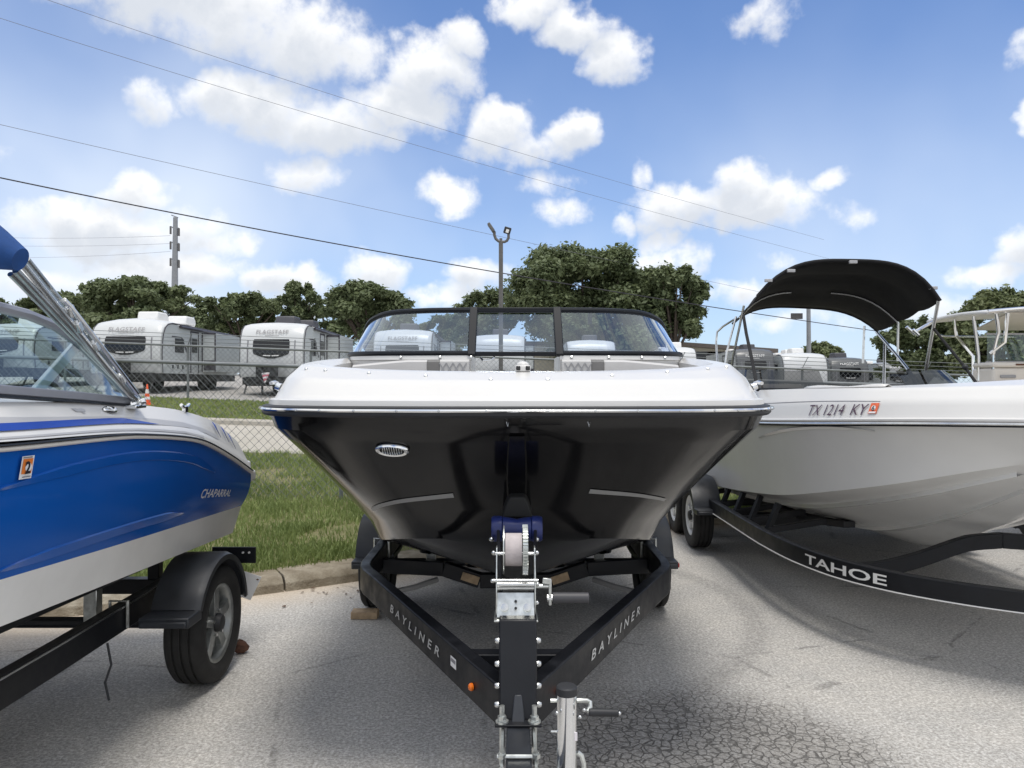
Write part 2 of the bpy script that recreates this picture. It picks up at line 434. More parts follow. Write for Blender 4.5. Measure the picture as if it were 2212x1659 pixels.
def leaf_mat(name, dark, light, scale=.55, trans=.25):
    m = bpy.data.materials.new(name); m.use_nodes = True
    nt = m.node_tree; N, L = nt.nodes, nt.links; N.clear()
    o = N.new('ShaderNodeOutputMaterial')
    gi = N.new('ShaderNodeNewGeometry'); tc = N.new('ShaderNodeTexCoord')
    nz = N.new('ShaderNodeTexNoise'); nz.inputs['Scale'].default_value = scale; nz.inputs['Detail'].default_value = 3
    L.new(tc.outputs['Object'], nz.inputs['Vector'])
    ad = N.new('ShaderNodeMath'); ad.operation = 'MULTIPLY_ADD'; L.new(gi.outputs['Random Per Island'], ad.inputs[0]); ad.inputs[1].default_value = .6
    sb = N.new('ShaderNodeMapRange'); L.new(nz.outputs[0], sb.inputs[0]); sb.inputs[1].default_value = .3; sb.inputs[2].default_value = .7
    sb.inputs[3].default_value = 0; sb.inputs[4].default_value = .5
    L.new(sb.outputs[0], ad.inputs[2])
    mx = N.new('ShaderNodeMix'); mx.data_type = 'RGBA'; mx.clamp_factor = True
    L.new(ad.outputs[0], mx.inputs['Factor']); mx.inputs['A'].default_value = (*dark, 1); mx.inputs['B'].default_value = (*light, 1)
    d = N.new('ShaderNodeBsdfPrincipled'); d.inputs['Roughness'].default_value = .55; d.inputs['Specular IOR Level'].default_value = .35
    t = N.new('ShaderNodeBsdfTranslucent')
    L.new(mx.outputs['Result'], d.inputs['Base Color']); L.new(mx.outputs['Result'], t.inputs[0])
    ms = N.new('ShaderNodeMixShader'); ms.inputs[0].default_value = trans
    L.new(d.outputs[0], ms.inputs[1]); L.new(t.outputs[0], ms.inputs[2]); L.new(ms.outputs[0], o.inputs[0])
    MATS[name] = m
leaf_mat('oak_leaf', (.08, .11, .05), (.225, .265, .135), trans=.34)
leaf_mat('oak_leaf_pale', (.085, .115, .045), (.25, .28, .14))
leaf_mat('grass_blade', (.115, .17, .045), (.33, .39, .14), scale=1.3, trans=.3)
# ------------------------------------------------------------------ builders
def V3(p): return Vector((float(p[0]), float(p[1]), float(p[2])))

def world_off(o):
    t = Vector((0, 0, 0))
    while o is not None:
        t += o.location
        o = o.parent
    return t

def tag(o, label, cat, group=None):
    o['label'] = label; o['category'] = cat
    if group: o['group'] = group
    return o

def thing(name, label, cat, loc=(0, 0, 0), group=None):
    o = bpy.data.objects.new(name, None)
    COL.objects.link(o)
    o.location = loc
    o.empty_display_size = .2
    return tag(o, label, cat, group)

class B:
    """collects geometry of ONE part in world coordinates"""
    def __init__(self):
        self.v = []; self.f = []
    def add(self, pts, faces):
        n = len(self.v)
        self.v.extend([tuple(p) for p in pts])
        self.f.extend([tuple(i + n for i in f) for f in faces])
        return self
    def box(self, c, s, rot=None):
        c = V3(c); hx, hy, hz = s[0] / 2, s[1] / 2, s[2] / 2
        P = [Vector((x, y, z)) for x in (-hx, hx) for y in (-hy, hy) for z in (-hz, hz)]
        if rot is not None: P = [rot @ p for p in P]
        return self.add([p + c for p in P], [(0, 1, 3, 2), (4, 6, 7, 5), (0, 4, 5, 1), (2, 3, 7, 6), (0, 2, 6, 4), (1, 5, 7, 3)])
    def span(self, x0, x1, y0, y1, z0, z1):
        return self.box(((x0 + x1) / 2, (y0 + y1) / 2, (z0 + z1) / 2), (abs(x1 - x0), abs(y1 - y0), abs(z1 - z0)))
    def bar(self, a, b, w, h, up=(0, 0, 1)):
        a, b = V3(a), V3(b); d = b - a; L = d.length; d.normalize()
        u = V3(up); s = d.cross(u)
        if s.length < 1e-5: s = d.cross(Vector((1, 0, 0)))
        s.normalize(); u = s.cross(d)
        R = Matrix((s, d, u)).transposed()
        return self.box((a + b) / 2, (w, L, h), R)
    def cyl(self, a, b, r0, r1=None, n=12, caps=True):
        a, b = V3(a), V3(b); r1 = r0 if r1 is None else r1
        d = (b - a).normalized()
        s = d.orthogonal().normalized(); t = d.cross(s)
        pts = []
        for c, r in ((a, r0), (b, r1)):
            for i in range(n):
                q = 2 * math.pi * i / n
                pts.append(c + s * (r * math.cos(q)) + t * (r * math.sin(q)))
        F = [(i, (i + 1) % n, n + (i + 1) % n, n + i) for i in range(n)]
        if caps: F += [tuple(range(n - 1, -1, -1)), tuple(range(n, 2 * n))]
        return self.add(pts, F)
    def tube(self, pts, r, n=8, closed=False, caps=True):
        P = [V3(p) for p in pts]; m = len(P)
        R = r if isinstance(r, (list, tuple)) else [r] * m
        ref = None; rows = []
        for i in range(m):
            if closed: d = P[(i + 1) % m] - P[i - 1]
            else: d = P[min(i + 1, m - 1)] - P[max(i - 1, 0)]
            d.normalize()
            if ref is None: ref = d.orthogonal().normalized()
            ref = (ref - d * ref.dot(d)).normalized(); t = d.cross(ref)
            rows.append([P[i] + ref * (R[i] * math.cos(2 * math.pi * k / n)) + t * (R[i] * math.sin(2 * math.pi * k / n)) for k in range(n)])
        base = [p for row in rows for p in row]
        F = []
        for i in range(m if closed else m - 1):
            j = (i + 1) % m
            for k in range(n):
                F.append((i * n + k, i * n + (k + 1) % n, j * n + (k + 1) % n, j * n + k))
        if caps and not closed: F += [tuple(range(n - 1, -1, -1)), tuple(range((m - 1) * n, m * n))]
        return self.add(base, F)
    def sweep(self, path, prof, closed_path=False, caps=True, flip=False):
        """profile (outward, up) swept along a path; outward is horizontal, to the right of travel"""
        P = [V3(p) for p in path]; m = len(P); n = len(prof); pts = []
        for i in range(m):
            if closed_path: d = P[(i + 1) % m] - P[i - 1]
            else: d = P[min(i + 1, m - 1)] - P[max(i - 1, 0)]
            d.z = 0; d.normalize()
            o = Vector((d.y, -d.x, 0)) * (-1 if flip else 1)
            for (u, w) in prof: pts.append(P[i] + o * u + Vector((0, 0, w)))
        F = []
        for i in range(m if closed_path else m - 1):
            j = (i + 1) % m
            for k in range(n):
                F.append((i * n + k, i * n + (k + 1) % n, j * n + (k + 1) % n, j * n + k))
        if caps and not closed_path: F += [tuple(range(n - 1, -1, -1)), tuple(range((m - 1) * n, m * n))]
        return self.add(pts, F)
    def grid(self, rows, close_u=False):
        m, n = len(rows), len(rows[0])
        F = []
        for i in range(m - 1):
            for k in range(n if close_u else n - 1):
                F.append((i * n + k, i * n + (k + 1) % n, (i + 1) * n + (k + 1) % n, (i + 1) * n + k))
        return self.add([p for r in rows for p in r], F)
    def lathe(self, c, axis, prof, n=32, close=False):
        """prof: list of (along axis, radius)"""
        c = V3(c); d = V3(axis).normalized(); s = d.orthogonal().normalized(); t = d.cross(s)
        rows = []
        for (h, r) in prof:
            rows.append([c + d * h + s * (r * math.cos(2 * math.pi * k / n)) + t * (r * math.sin(2 * math.pi * k / n)) for k in range(n)])
        self.grid(rows, close_u=True)
        return self
    def plate(self, outline, thick):
        """flat outline (3-D points in order) pushed back by the vector thick"""
        P = [V3(p) for p in outline]; t = V3(thick); n = len(P)
        F = [tuple(range(n)), tuple(range(2 * n - 1, n - 1, -1))] + [(i, n + i, n + (i + 1) % n, (i + 1) % n) for i in range(n)]
        return self.add(P + [p + t for p in P], F)
    def ball(self, c, r, nu=10, nv=6, sq=(1, 1, 1)):
        c = V3(c); rows = []
        for j in range(nv + 1):
            th = math.pi * j / nv
            rows.append([c + Vector((r * sq[0] * math.sin(th) * math.cos(2 * math.pi * i / nu), r * sq[1] * math.sin(th) * math.sin(2 * math.pi * i / nu), r * sq[2] * math.cos(th))) for i in range(nu)])
        return self.grid(rows, close_u=True)
    def obj(self, name, material, parent=None, angle=35, bevel=0.0, seg=2, solid=0.0, fix=True):
        me = bpy.data.meshes.new(name)
        me.from_pydata(self.v, [], self.f)
        if fix:
            import bmesh
            bm = bmesh.new(); bm.from_mesh(me)
            bmesh.ops.remove_doubles(bm, verts=bm.verts, dist=1e-5)
            bmesh.ops.recalc_face_normals(bm, faces=bm.faces)
            bm.to_mesh(me); bm.free()
        me.materials.append(MATS[material])
        me.polygons.foreach_set('use_smooth', [True] * len(me.polygons))
        me.set_sharp_from_angle(angle=math.radians(angle))
        o = bpy.data.objects.new(name, me)
        COL.objects.link(o)
        if parent is not None:
            o.parent = parent
            o.location = -world_off(parent)
        if solid:
            s = o.modifiers.new('solid', 'SOLIDIFY'); s.thickness = solid; s.offset = 0
        if bevel:
            b = o.modifiers.new('bevel', 'BEVEL'); b.width = bevel; b.segments = seg
            b.limit_method = 'ANGLE'; b.angle_limit = math.radians(38)
        return o

def share(src, parent, offset, name=None):
    """another piece with the same mesh, moved by offset (world)"""
    o = src.copy(); COL.objects.link(o)
    o.parent = parent
    o.location = Vector(offset) - (world_off(parent) if parent else Vector((0, 0, 0)))
    return o

def text2d(s, size=1.0, shear=0.0, spacing=1.0, bold=0.0, xscale=1.0):
    """letters as flat mesh data: vertices (x, y) centred on 0, and faces"""
    cu = bpy.data.curves.new('letters', 'FONT')
    cu.body = s; cu.size = size; cu.shear = shear; cu.space_character = spacing; cu.offset = bold
    cu.fill_mode = 'FRONT'; cu.resolution_u = 3
    ob = bpy.data.objects.new('letters', cu); COL.objects.link(ob)
    dg = bpy.context.evaluated_depsgraph_get(); dg.update()
    me = bpy.data.meshes.new_from_object(ob.evaluated_get(dg))
    v = [(p.co.x * xscale, p.co.y) for p in me.vertices]; f = [tuple(p.vertices) for p in me.polygons]
    bpy.data.objects.remove(ob); bpy.data.curves.remove(cu); bpy.data.meshes.remove(me)
    xs = [p[0] for p in v]; ys = [p[1] for p in v]
    cx, cy = (min(xs) + max(xs)) / 2, (min(ys) + max(ys)) / 2
    return [(x - cx, y - cy) for x, y in v], f, max(xs) - min(xs), max(ys) - min(ys)

def letters(s, fn, material, parent, width=None, height=None, name='lettering', **kw):
    """letters laid on a surface: fn(x, y) gives the point; fitted to width and height"""
    v, f, w, h = text2d(s, **kw)
    sx = (width / w) if width else (height / h)
    sy = (height / h) if height else sx
    b = B(); b.add([fn(x * sx, y * sy) for x, y in v], f)
    o = b.obj(name, material, parent, fix=False)
    return o

def plane_fn(c, ux, uy, off=0.0):
    c, ux, uy = V3(c), V3(ux).normalized(), V3(uy).normalized()
    n = ux.cross(uy)
    return lambda x, y: c + ux * x + uy * y + n * off

def rot_to(d, up=(0, 0, 1)):
    d = V3(d).normalized(); s = d.cross(V3(up)).normalized(); u = s.cross(d)
    return Matrix((s, d, u)).transposed()

class Curve:
    """smooth curve through matching control points, t in 0..1"""
    def __init__(self, pts):
        self.p = [V3(q) for q in pts]
    def __call__(self, t):
        P = self.p; n = len(P) - 1
        x = min(max(t, 0), 1) * n; i = min(int(x), n - 1); u = x - i
        def tan(j):
            if j == 0: return (P[1] - P[0])
            if j == n: return (P[n] - P[n - 1])
            a, b = P[j] - P[j - 1], P[j + 1] - P[j]
            la, lb = a.length, b.length
            if la < 1e-6 or lb < 1e-6: return (a + b) / 2
            t_ = (a / la * lb + b / lb * la) / (la + lb)       # weighted unit-speed tangent
            return t_ * min(la, lb) * 1.0
        m0, m1 = tan(i), tan(i + 1)
        h00 = 2 * u**3 - 3 * u**2 + 1; h10 = u**3 - 2 * u**2 + u; h01 = -2 * u**3 + 3 * u**2; h11 = u**3 - u**2
        return P[i] * h00 + m0 * h10 + P[i + 1] * h01 + m1 * h11

class Hull:
    """half hull: curves from keel to gunwale; x is the half breadth, mirrored about x0"""
    def __init__(self, x0, curves, nt=56):
        self.x0 = x0; self.c = [Curve(c) for c in curves]; self.nt = nt; self.bulge = {}; self.fade = None
    def pt(self, k, t, v=0.0, side=1):
        a = self.c[k](t)
        if v:
            a = a.lerp(self.c[k + 1](t), v)
            if k in self.bulge:            # hollow (+) or full (-) section, measured square to the plan line
                e = 5e-3; d = self.c[k + 1](min(t + e, 1)) - self.c[k + 1](max(t - e, 0)); d.z = 0
                if d.length > 1e-6:
                    d.normalize(); f = self.bulge[k] * 4 * v * (1 - v)
                    if self.fade: f *= max(0, min(1, (self.fade[1] - t) / (self.fade[1] - self.fade[0])))
                    a.x -= d.y * f * min(1, t * 8); a.y += d.x * f
        return Vector((self.x0 + side * a.x, a.y, a.z))
    def surf(self, k, t, v, side=1, off=0.0):
        p = self.pt(k, t, v, side)
        e = 1e-3
        du = self.pt(k, min(t + e, 1), v, side) - self.pt(k, max(t - e, 0), v, side)
        dv = self.pt(k, t, min(v + .02, 1), side) - self.pt(k, t, max(v - .02, 0), side)
        n = du.cross(dv)
        if n.length > 1e-9:
            n.normalize()
            if n.dot(Vector((side, -.15, 0))) < 0: n = -n
        return p + n * off
    def strip(self, b, k0, k1, sub=3, both=True, t0=0.0, t1=1.0):
        for side in ((1, -1) if both else (1,)):
            rows = []
            for k in range(k0, k1):
                for s in range(sub + (1 if k == k1 - 1 else 0)):
                    v = s / sub
                    row = []
                    for i in range(self.nt + 1):
                        t = t0 + (t1 - t0) * i / self.nt
                        p = self.pt(k, t, v, side)
                        row.append(p)
                    rows.append(row)
            b.grid(rows)
        return b
    def path(self, k, side_all=True, n=None, t1=1.0, dz=0.0, out=0.0):
        """port stern -> bow -> starboard stern"""
        n = n or self.nt
        R = [self.pt(k, t1 * i / n, 0, 1) for i in range(n + 1)]
        Lf = [self.pt(k, t1 * i / n, 0, -1) for i in range(n, 0, -1)]
        P = Lf + R
        return [p + Vector((0, 0, dz)) for p in P]

# ------------------------------------------------------------------ the ground
def pw(x, pts):
    xs = [p[0] for p in pts]; ys = [p[1] for p in pts]
    return float(np.interp(x, xs, ys))
BASE = [(0, 0.05), (6, .05), (10, .09), (14.2, .27), (18.5, .48), (25, .70), (28, .78), (47, 1.30), (70, 1.5), (600, 1.6)]
def ground_z(x, d):
    s = pw(d, [(5.5, 0), (10, .033), (25, .038), (90, .038)])
    return pw(d, BASE) - s * max(-32, min(32, x))
KERB = [(-14, 5.0), (-8, 5.15), (-5, 5.35), (-3.2, 5.75), (-1.94, 6.40), (-1.39, 6.75), (0, 7.82), (1.2, 8.75), (1.95, 9.30), (2.9, 9.62), (4.5, 9.72), (8, 9.75), (16, 9.8), (30, 9.9)]
kerb_curve_x = [k[0] for k in KERB]; kerb_curve_d = [k[1] for k in KERB]
def kerb_d(x): return float(np.interp(x, kerb_curve_x, kerb_curve_d))

def structure(o): o['kind'] = 'structure'; return o

# parking lot: one flat sheet up to the kerb, behind and beside the camera too
b = B(); rows = []
xs = list(np.linspace(-60, -14, 6)) + list(np.linspace(-13, 30, 87)) + [45, 70]
for f in np.linspace(0, 1, 20):
    rows.append([(x, -60 + (kerb_d(x) + .10 + 60) * f, 0.0) for x in xs])
b.grid(rows)
structure(b.obj('parking_lot', 'asphalt', fix=False))

def sheet(name, material, d0, d1, nx, nd, x0, x1, dz=0.0, d0fn=None, geo=False):
    b = B(); rows = []
    for j in range(nd + 1):
        f = j / nd
        row = []
        for i in range(nx + 1):
            x = x0 + (x1 - x0) * i / nx
            a = d0fn(x) if d0fn else d0
            d = a + (d1 - a) * (f * f if geo else f)
            row.append((x, d, ground_z(x, d) + dz))
        rows.append(row)
    b.grid(rows)
    return structure(b.obj(name, material, fix=False))
def verge_z(x, d):
    """grass behind the kerb starts flush with the kerb top"""
    k = kerb_d(x) + .14
    f = min(1, max(0, (d - k) / 1.2))
    return .115 * (1 - f) + max(ground_z(x, d), -.2) * f
b = B(); rows = []
for j in range(41):
    row = []
    for i in range(121):
        x = -30 + 60 * i / 120
        a = kerb_d(x) + .10
        d = a + (14.25 - a) * (j / 40)
        row.append((x, d, verge_z(x, d)))
    rows.append(row)
b.grid(rows)
structure(b.obj('grass_verge', 'soil', fix=False))
sheet('side_road', 'concrete', 14.2, 18.6, 60, 8, -60, 60, .004)
b = B()
for (dd, w, h) in ((18.62, .32, .13),):
    path = [(x, dd, ground_z(x, dd)) for x in np.linspace(-60, 60, 61)]
    b.sweep(path, [(-w / 2, -.1), (-w / 2, h), (w / 2 - .04, h), (w / 2, h - .04), (w / 2, -.1)])
structure(b.obj('road_kerb', 'concrete', fix=False))
sheet('far_verge', 'soil', 18.74, 25.3, 60, 8, -60, 60, .10)
sheet('dealer_lot', 'lot', 25.2, 420, 60, 40, -300, 300, .11, geo=True)

# kerb of the boat lot, cast in lengths
b_parts = []
kp = []
for i in range(len(KERB) - 1):
    (xa, da), (xb, db) = KERB[i], KERB[i + 1]
    n = max(1, int(math.hypot(xb - xa, db - da) / .25))
    for k in range(n): kp.append(Vector((xa + (xb - xa) * k / n, da + (db - da) * k / n, 0)))
kp.append(Vector((KERB[-1][0], KERB[-1][1], 0)))
for _ in range(6):
    kp = [kp[0]] + [(kp[i - 1] + kp[i] * 2 + kp[i + 1]) / 4 for i in range(1, len(kp) - 1)] + [kp[-1]]
kroot = bpy.data.objects.new('kerb', None); COL.objects.link(kroot); kroot['kind'] = 'structure'
seg_n = 12
i = 0
while i < len(kp) - 1:
    j = min(i + seg_n, len(kp) - 1)
    seg = [p.copy() for p in kp[i:j + 1]]
    d = (seg[-1] - seg[-2]).normalized()
    seg[-1] = seg[-1] - d * .012
    h = .125 + random.uniform(-.006, .006)
    b = B(); b.sweep(seg, [(.16, -.05), (.15, h * .55), (.11, h - .015), (.07, h), (-.17, h + .004), (-.17, -.05)])
    b.obj('kerb_length', 'kerb', kroot, bevel=.006)
    i = j

# grass blades
def grass_mesh(name, label, count, sampler, hmin, hmax, wid):
    vs = np.zeros((count * 5, 3)); faces = []
    k = 0
    while k < count:
        x, d, z = sampler()
        h = random.uniform(hmin, hmax); a = random.uniform(0, 2 * math.pi); w = wid * random.uniform(.6, 1.2)
        l = h * random.uniform(.1, .8); a2 = random.uniform(0, 2 * math.pi)
        sx, sy = math.cos(a) * w, math.sin(a) * w
        lx, ly = math.cos(a2) * l, math.sin(a2) * l
        o = k * 5
        vs[o] = (x - sx, d - sy, z - .01); vs[o + 1] = (x + sx, d + sy, z - .01)
        vs[o + 2] = (x + sx * .7 + lx * .35, d + sy * .7 + ly * .35, z + h * .6); vs[o + 3] = (x - sx * .7 + lx * .35, d - sy * .7 + ly * .35, z + h * .6)
        vs[o + 4] = (x + lx, d + ly, z + h)
        faces.append((o, o + 1, o + 2, o + 3)); faces.append((o + 3, o + 2, o + 4))
        k += 1
    me = bpy.data.meshes.new(name); me.from_pydata(vs.tolist(), [], faces); me.materials.append(MATS['grass_blade'])
    o = bpy.data.objects.new(name, me); COL.objects.link(o)
    o['kind'] = 'stuff'; tag(o, label, 'grass')
    return o
clump = [(random.uniform(-9, 4), random.uniform(5, 14.2), random.uniform(.15, .5)) for _ in range(160)]
def near_grass():
    while True:
        if random.random() < .45:
            c = random.choice(clump); x = random.gauss(c[0], c[2]); d = random.gauss(c[1], c[2])
        else:
            x = random.uniform(-9, 3.4); d = 5.3 + 8.9 * random.random() ** 1.25
        if d < kerb_d(x) + .13 or d > 14.2: continue
        if math.sin(x * 1.7 + 1.1 * math.sin(d * .9)) + math.sin(d * 2.3 + x * .8) + .6 * math.sin(x * 5.1 - d * 3.7) < -1.05 and random.random() < .8: continue
        if x < -6.5 and random.random() < .7: continue
        return x, d, verge_z(x, d)
grass_mesh('verge_grass', 'long green grass growing between the parking kerb and the fence', 125000, near_grass, .03, .115, .006)
def far_grass():
    x = random.uniform(-17, 8); d = random.uniform(18.8, 25.2)
    return x, d, ground_z(x, d) + .10
grass_mesh('mown_grass', 'mown green grass strip across the side road', 40000, far_grass, .04, .09, .016)
# ------------------------------------------------------------------ shared boat helpers
def proj(p):
    return 1106.0 + p.x / p.y * FPX, 829.5 - (p.z - EYE) / p.y * FPX
def find_tv(h, k, side, px, py, t0=0.0, t1=1.0):
    best = None
    T = [t0 + (t1 - t0) * i / 160 for i in range(161)]; W = [i / 24 for i in range(25)]
    for t in T:
        for v in W:
            p = h.pt(k, t, v, side)
            if p.y < .5: continue
            x, y = proj(p)
            e = (x - px) ** 2 + (y - py) ** 2
            if best is None or e < best[0]: best = (e, t, v)
    _, t, v = best
    st, sv = (t1 - t0) / 160, 1 / 24
    for _ in range(10):
        st *= .5; sv *= .5
        for dt in (-st, 0, st):
            for dv in (-sv, 0, sv):
                a, c = min(max(t + dt, 0), 1), min(max(v + dv, 0), 1)
                p = h.pt(k, a, c, side)
                if p.y < .5: continue
                x, y = proj(p); e = (x - px) ** 2 + (y - py) ** 2
                if e < best[0]: best = (e, a, c)
        _, t, v = best
    return t, v
def surf_fn(h, k, side, t0, v0, off, flip=1):
    e = 1e-3
    su = (h.pt(k, t0 + e, v0, side) - h.pt(k, t0 - e, v0, side)).length / (2 * e)
    sv = (h.pt(k, t0, min(v0 + .02, 1), side) - h.pt(k, t0, max(v0 - .02, 0), side)).length / (min(v0 + .02, 1) - max(v0 - .02, 0))
    return lambda x, y: h.surf(k, t0 + flip * x / su, v0 + y / sv, side, off)
def hull_band(h, k, side, A, Bp, wA, wB, off=.004, n=60, t0=0.0, t1=1.0):
    """a painted band between two measured places, widths in metres"""
    ta, va = find_tv(h, k, side, *A, t0, t1); tb, vb = find_tv(h, k, side, *Bp, t0, t1)
    b = B(); rows = [[], []]
    for i in range(n + 1):
        f = i / n
        t = ta + (tb - ta) * f; v = va + (vb - va) * f; w = wA + (wB - wA) * f
        sv = max((h.pt(k, t, 1, side) - h.pt(k, t, 0, side)).length, .01)
        rows[0].append(h.surf(k, t, v - w / 2 / sv, side, off)); rows[1].append(h.surf(k, t, v + w / 2 / sv, side, off))
    b.grid(rows)
    return b

def wheel(parent, cx, cd, cz, out, R=.33, w=.20, rim='rim_alu', rr=.215, spokes=5):
    """out = +1 / -1: the side the rim face looks to"""
    wl = thing_part('wheel', parent)
    hw = w / 2
    pr = [(-hw * .72, rr), (-hw * .98, rr + .03), (-hw, R - .055), (-hw * .92, R - .018), (-hw * .78, R - .002)]
    for g in (-.42, 0, .42):
        pr += [(hw * (g - .06), R), (hw * (g - .05), R - .010), (hw * (g + .05), R - .010), (hw * (g + .06), R)]
    pr += [(hw * .78, R - .002), (hw * .92, R - .018), (hw, R - .055), (hw * .98, rr + .03), (hw * .72, rr)]
    t = B(); t.lathe((cx, cd, cz), (1, 0, 0), pr, 56); tyre = t.obj('tyre', 'rubber', wl, angle=50)
    s = out
    r = B()
    r.lathe((cx, cd, cz), (s, 0, 0), [(-hw * .6, rr * .98), (hw * .35, rr * .90), (hw * .62, rr * .93), (hw * .74, rr + .012), (hw * .80, rr + .004), (hw * .74, rr - .014), (hw * .5, rr * .86), (hw * .3, rr * .84), (hw * .3, .02)], 40)
    for k in range(spokes):
        a = 2 * math.pi * (k + .25) / spokes
        d = Vector((0, math.cos(a), math.sin(a)))
        c = Vector((cx + s * hw * .48, cd, cz))
        r.bar(c + d * .03, c + d * (rr * .9), .062, .035, up=(1, 0, 0))
    r.obj('rim', rim, wl, bevel=.003)
    hb = B(); hb.lathe((cx, cd, cz), (s, 0, 0), [(hw * .4, .055), (hw * .75, .052), (hw * .95, .04), (hw * 1.0, .0)], 18)
    hb.obj('hub_cap', 'plastic_black', wl)
    for k in range(5):
        a = 2 * math.pi * k / 5 + .3
        n = B(); c = Vector((cx + s * hw * .62, cd + .072 * math.cos(a), cz + .072 * math.sin(a)))
        n.cyl(c, c + Vector((s * .02, 0, 0)), .010, n=6); n.obj('lug_nut', 'steel', wl)
    return wl
def thing_part(name, parent):
    o = bpy.data.objects.new(name, None); COL.objects.link(o); o.parent = parent
    o.location = -world_off(parent); o.empty_display_size = .1
    return o
def fender(parent, x0, x1, cd, cz, R, a0, a1, step=True, lamp='amber', tandem=0.0, out=1, mt='fender'):
    """arched mudguard over a wheel: x0..x1 across, angles from the front (towards the camera) over the top"""
    f = B(); rows = []
    n = 26; t = .012
    arc = []
    for i in range(n + 1):
        a = math.radians(a0 + (a1 - a0) * i / n)
        arc.append((cd - R * math.cos(a) + (tandem if math.cos(a) < 0 else 0), cz + R * math.sin(a)))
    xi, xo = (x0, x1) if out > 0 else (x1, x0)
    lip = .03
    for (d, z) in arc:
        nd, nz = d - cd, z - cz
        L = math.hypot(nd, nz); nd, nz = nd / L, nz / L
        rows.append([Vector((xo, d - nd * lip, z - nz * lip)), Vector((xo, d, z - .0)), Vector((xo - out * .035, d + nd * .016, z + nz * .016)),
                     Vector((xi, d + nd * .012, z + nz * .012)), Vector((xi, d - nd * t, z - nz * t)), Vector((xo - out * .035, d - nd * t * .2, z - nz * t * .2)), Vector((xo - out * .01, d - nd * lip, z - nz * lip))])
    f.grid(rows, close_u=True)
    F0 = len(f.v)
    g = f.obj('fender', mt, parent, angle=40)
    if step:
        d0, z0 = arc[0]
        s = B()
        s.span(min(x0, x1), max(x0, x1) , d0 - .15, d0 + .02, z0 - .05, z0 + .004)
        s.span(min(x0, x1) + .01, max(x0, x1) - .01, d0 - .165, d0 - .151, z0 - .045, z0 - .012)
        st = s.obj('fender_step', mt, parent, bevel=.008)
        if lamp:
            l = B(); l.span(xo - out * .012, xo + out * .012, d0 - .13, d0 - .08, z0 - .042, z0 - .012)
            l.obj('marker_lamp', lamp, parent, bevel=.003)
    return g

# ------------------------------------------------------------------ the black and white bowrider in the middle
BX = .02
bow = thing('motorboat', 'white decked bowrider with a black hull, bow pointing at the camera', 'motorboat', (BX, 5.6, 0), 'boats on trailers')
H = Hull(BX, [
    [(0, 3.50, 1.00), (0, 3.60, .91), (0, 3.76, .81), (0, 3.95, .72), (0, 4.2, .63), (0, 4.5, .57), (0, 4.9, .52), (0, 5.5, .49), (0, 6.6, .47), (0, 8.4, .47)],
    [(0, 3.46, 1.03), (.27, 3.49, 1.00), (.46, 3.58, .98), (.56, 3.72, .95), (.63, 3.88, .915), (.71, 4.1, .87), (.785, 4.45, .80), (.88, 5.15, .665), (.945, 6.3, .58), (.96, 8.4, .56)],
    [(0, 3.40, 1.10), (.30, 3.43, 1.09), (.50, 3.52, 1.073), (.605, 3.66, 1.05), (.675, 3.82, 1.02), (.755, 4.05, .98), (.83, 4.4, .917), (.93, 5.1, .79), (.995, 6.3, .66), (1.01, 8.4, .62)],
    [(0, 3.095, 1.505), (.42, 3.11, 1.505), (.77, 3.165, 1.505), (.98, 3.28, 1.505), (1.08, 3.45, 1.505), (1.14, 3.67, 1.505), (1.175, 4.02, 1.50), (1.195, 4.8, 1.49), (1.20, 6.3, 1.48), (1.18, 8.4, 1.47)],
    [(0, 3.06, 1.575), (.42, 3.075, 1.575), (.78, 3.13, 1.575), (1.0, 3.25, 1.575), (1.10, 3.42, 1.575), (1.16, 3.64, 1.575), (1.195, 4.0, 1.575), (1.215, 4.8, 1.57), (1.22, 6.3, 1.56), (1.2, 8.4, 1.55)],
], nt=72)
H.bulge = {2: .038}; H.fade = (.16, .42)
b = B(); H.strip(b, 0, 1, 5); H.strip(b, 1, 2, 2); H.strip(b, 2, 3, 8); H.strip(b, 3, 4, 2)
# transom
b.add([H.pt(0, 1, 0, 1), H.pt(1, 1, 0, 1), H.pt(2, 1, 0, 1), H.pt(4, 1, 0, 1), H.pt(4, 1, 0, -1), H.pt(2, 1, 0, -1), H.pt(1, 1, 0, -1)], [(0, 1, 2, 3, 4, 5, 6)])
b.obj('hull', 'gel_black', bow, angle=24)
# raised stem band
b = B()
rows = []
for i in range(13):
    f = i / 12
    p = H.pt(2, 0, f).lerp(H.pt(3, 0, 0), 0) if False else H.pt(2, 0, f * .96)
    w = .036 + .01 * math.sin(f * 3.1)
    rows.append([p + Vector((-w, .006, 0)), p + Vector((-w * .8, -.018, 0)), p + Vector((w * .8, -.018, 0)), p + Vector((w, .006, 0))])
b.grid(rows); b.obj('stem_band', 'gel_black', bow)
# lifting strakes under the bottom
for side in (1, -1):
    for vv in (.35, .68):
        b = B(); rows = []
        for i in range(41):
            t = .46 + .52 * i / 40
            p = H.pt(0, t, vv, side); q = H.pt(0, t, min(vv + .05, 1), side); r_ = H.pt(0, t, vv - .03, side)
            rows.append([r_ + Vector((0, 0, -.002)), q + Vector((0, 0, -.013)), q + Vector((side * .004, 0, .002))])
        b.grid(rows); b.obj('strake', 'gel_black', bow, angle=25)
# grey hull graphics
hull_band(H, 2, -1, (806, 1099), (980, 1069), .022, .026).obj('hull_stripe', 'decal_grey', bow)
hull_band(H, 2, 1, (1436, 1079), (1273, 1060), .018, .026).obj('hull_stripe', 'decal_grey', bow)
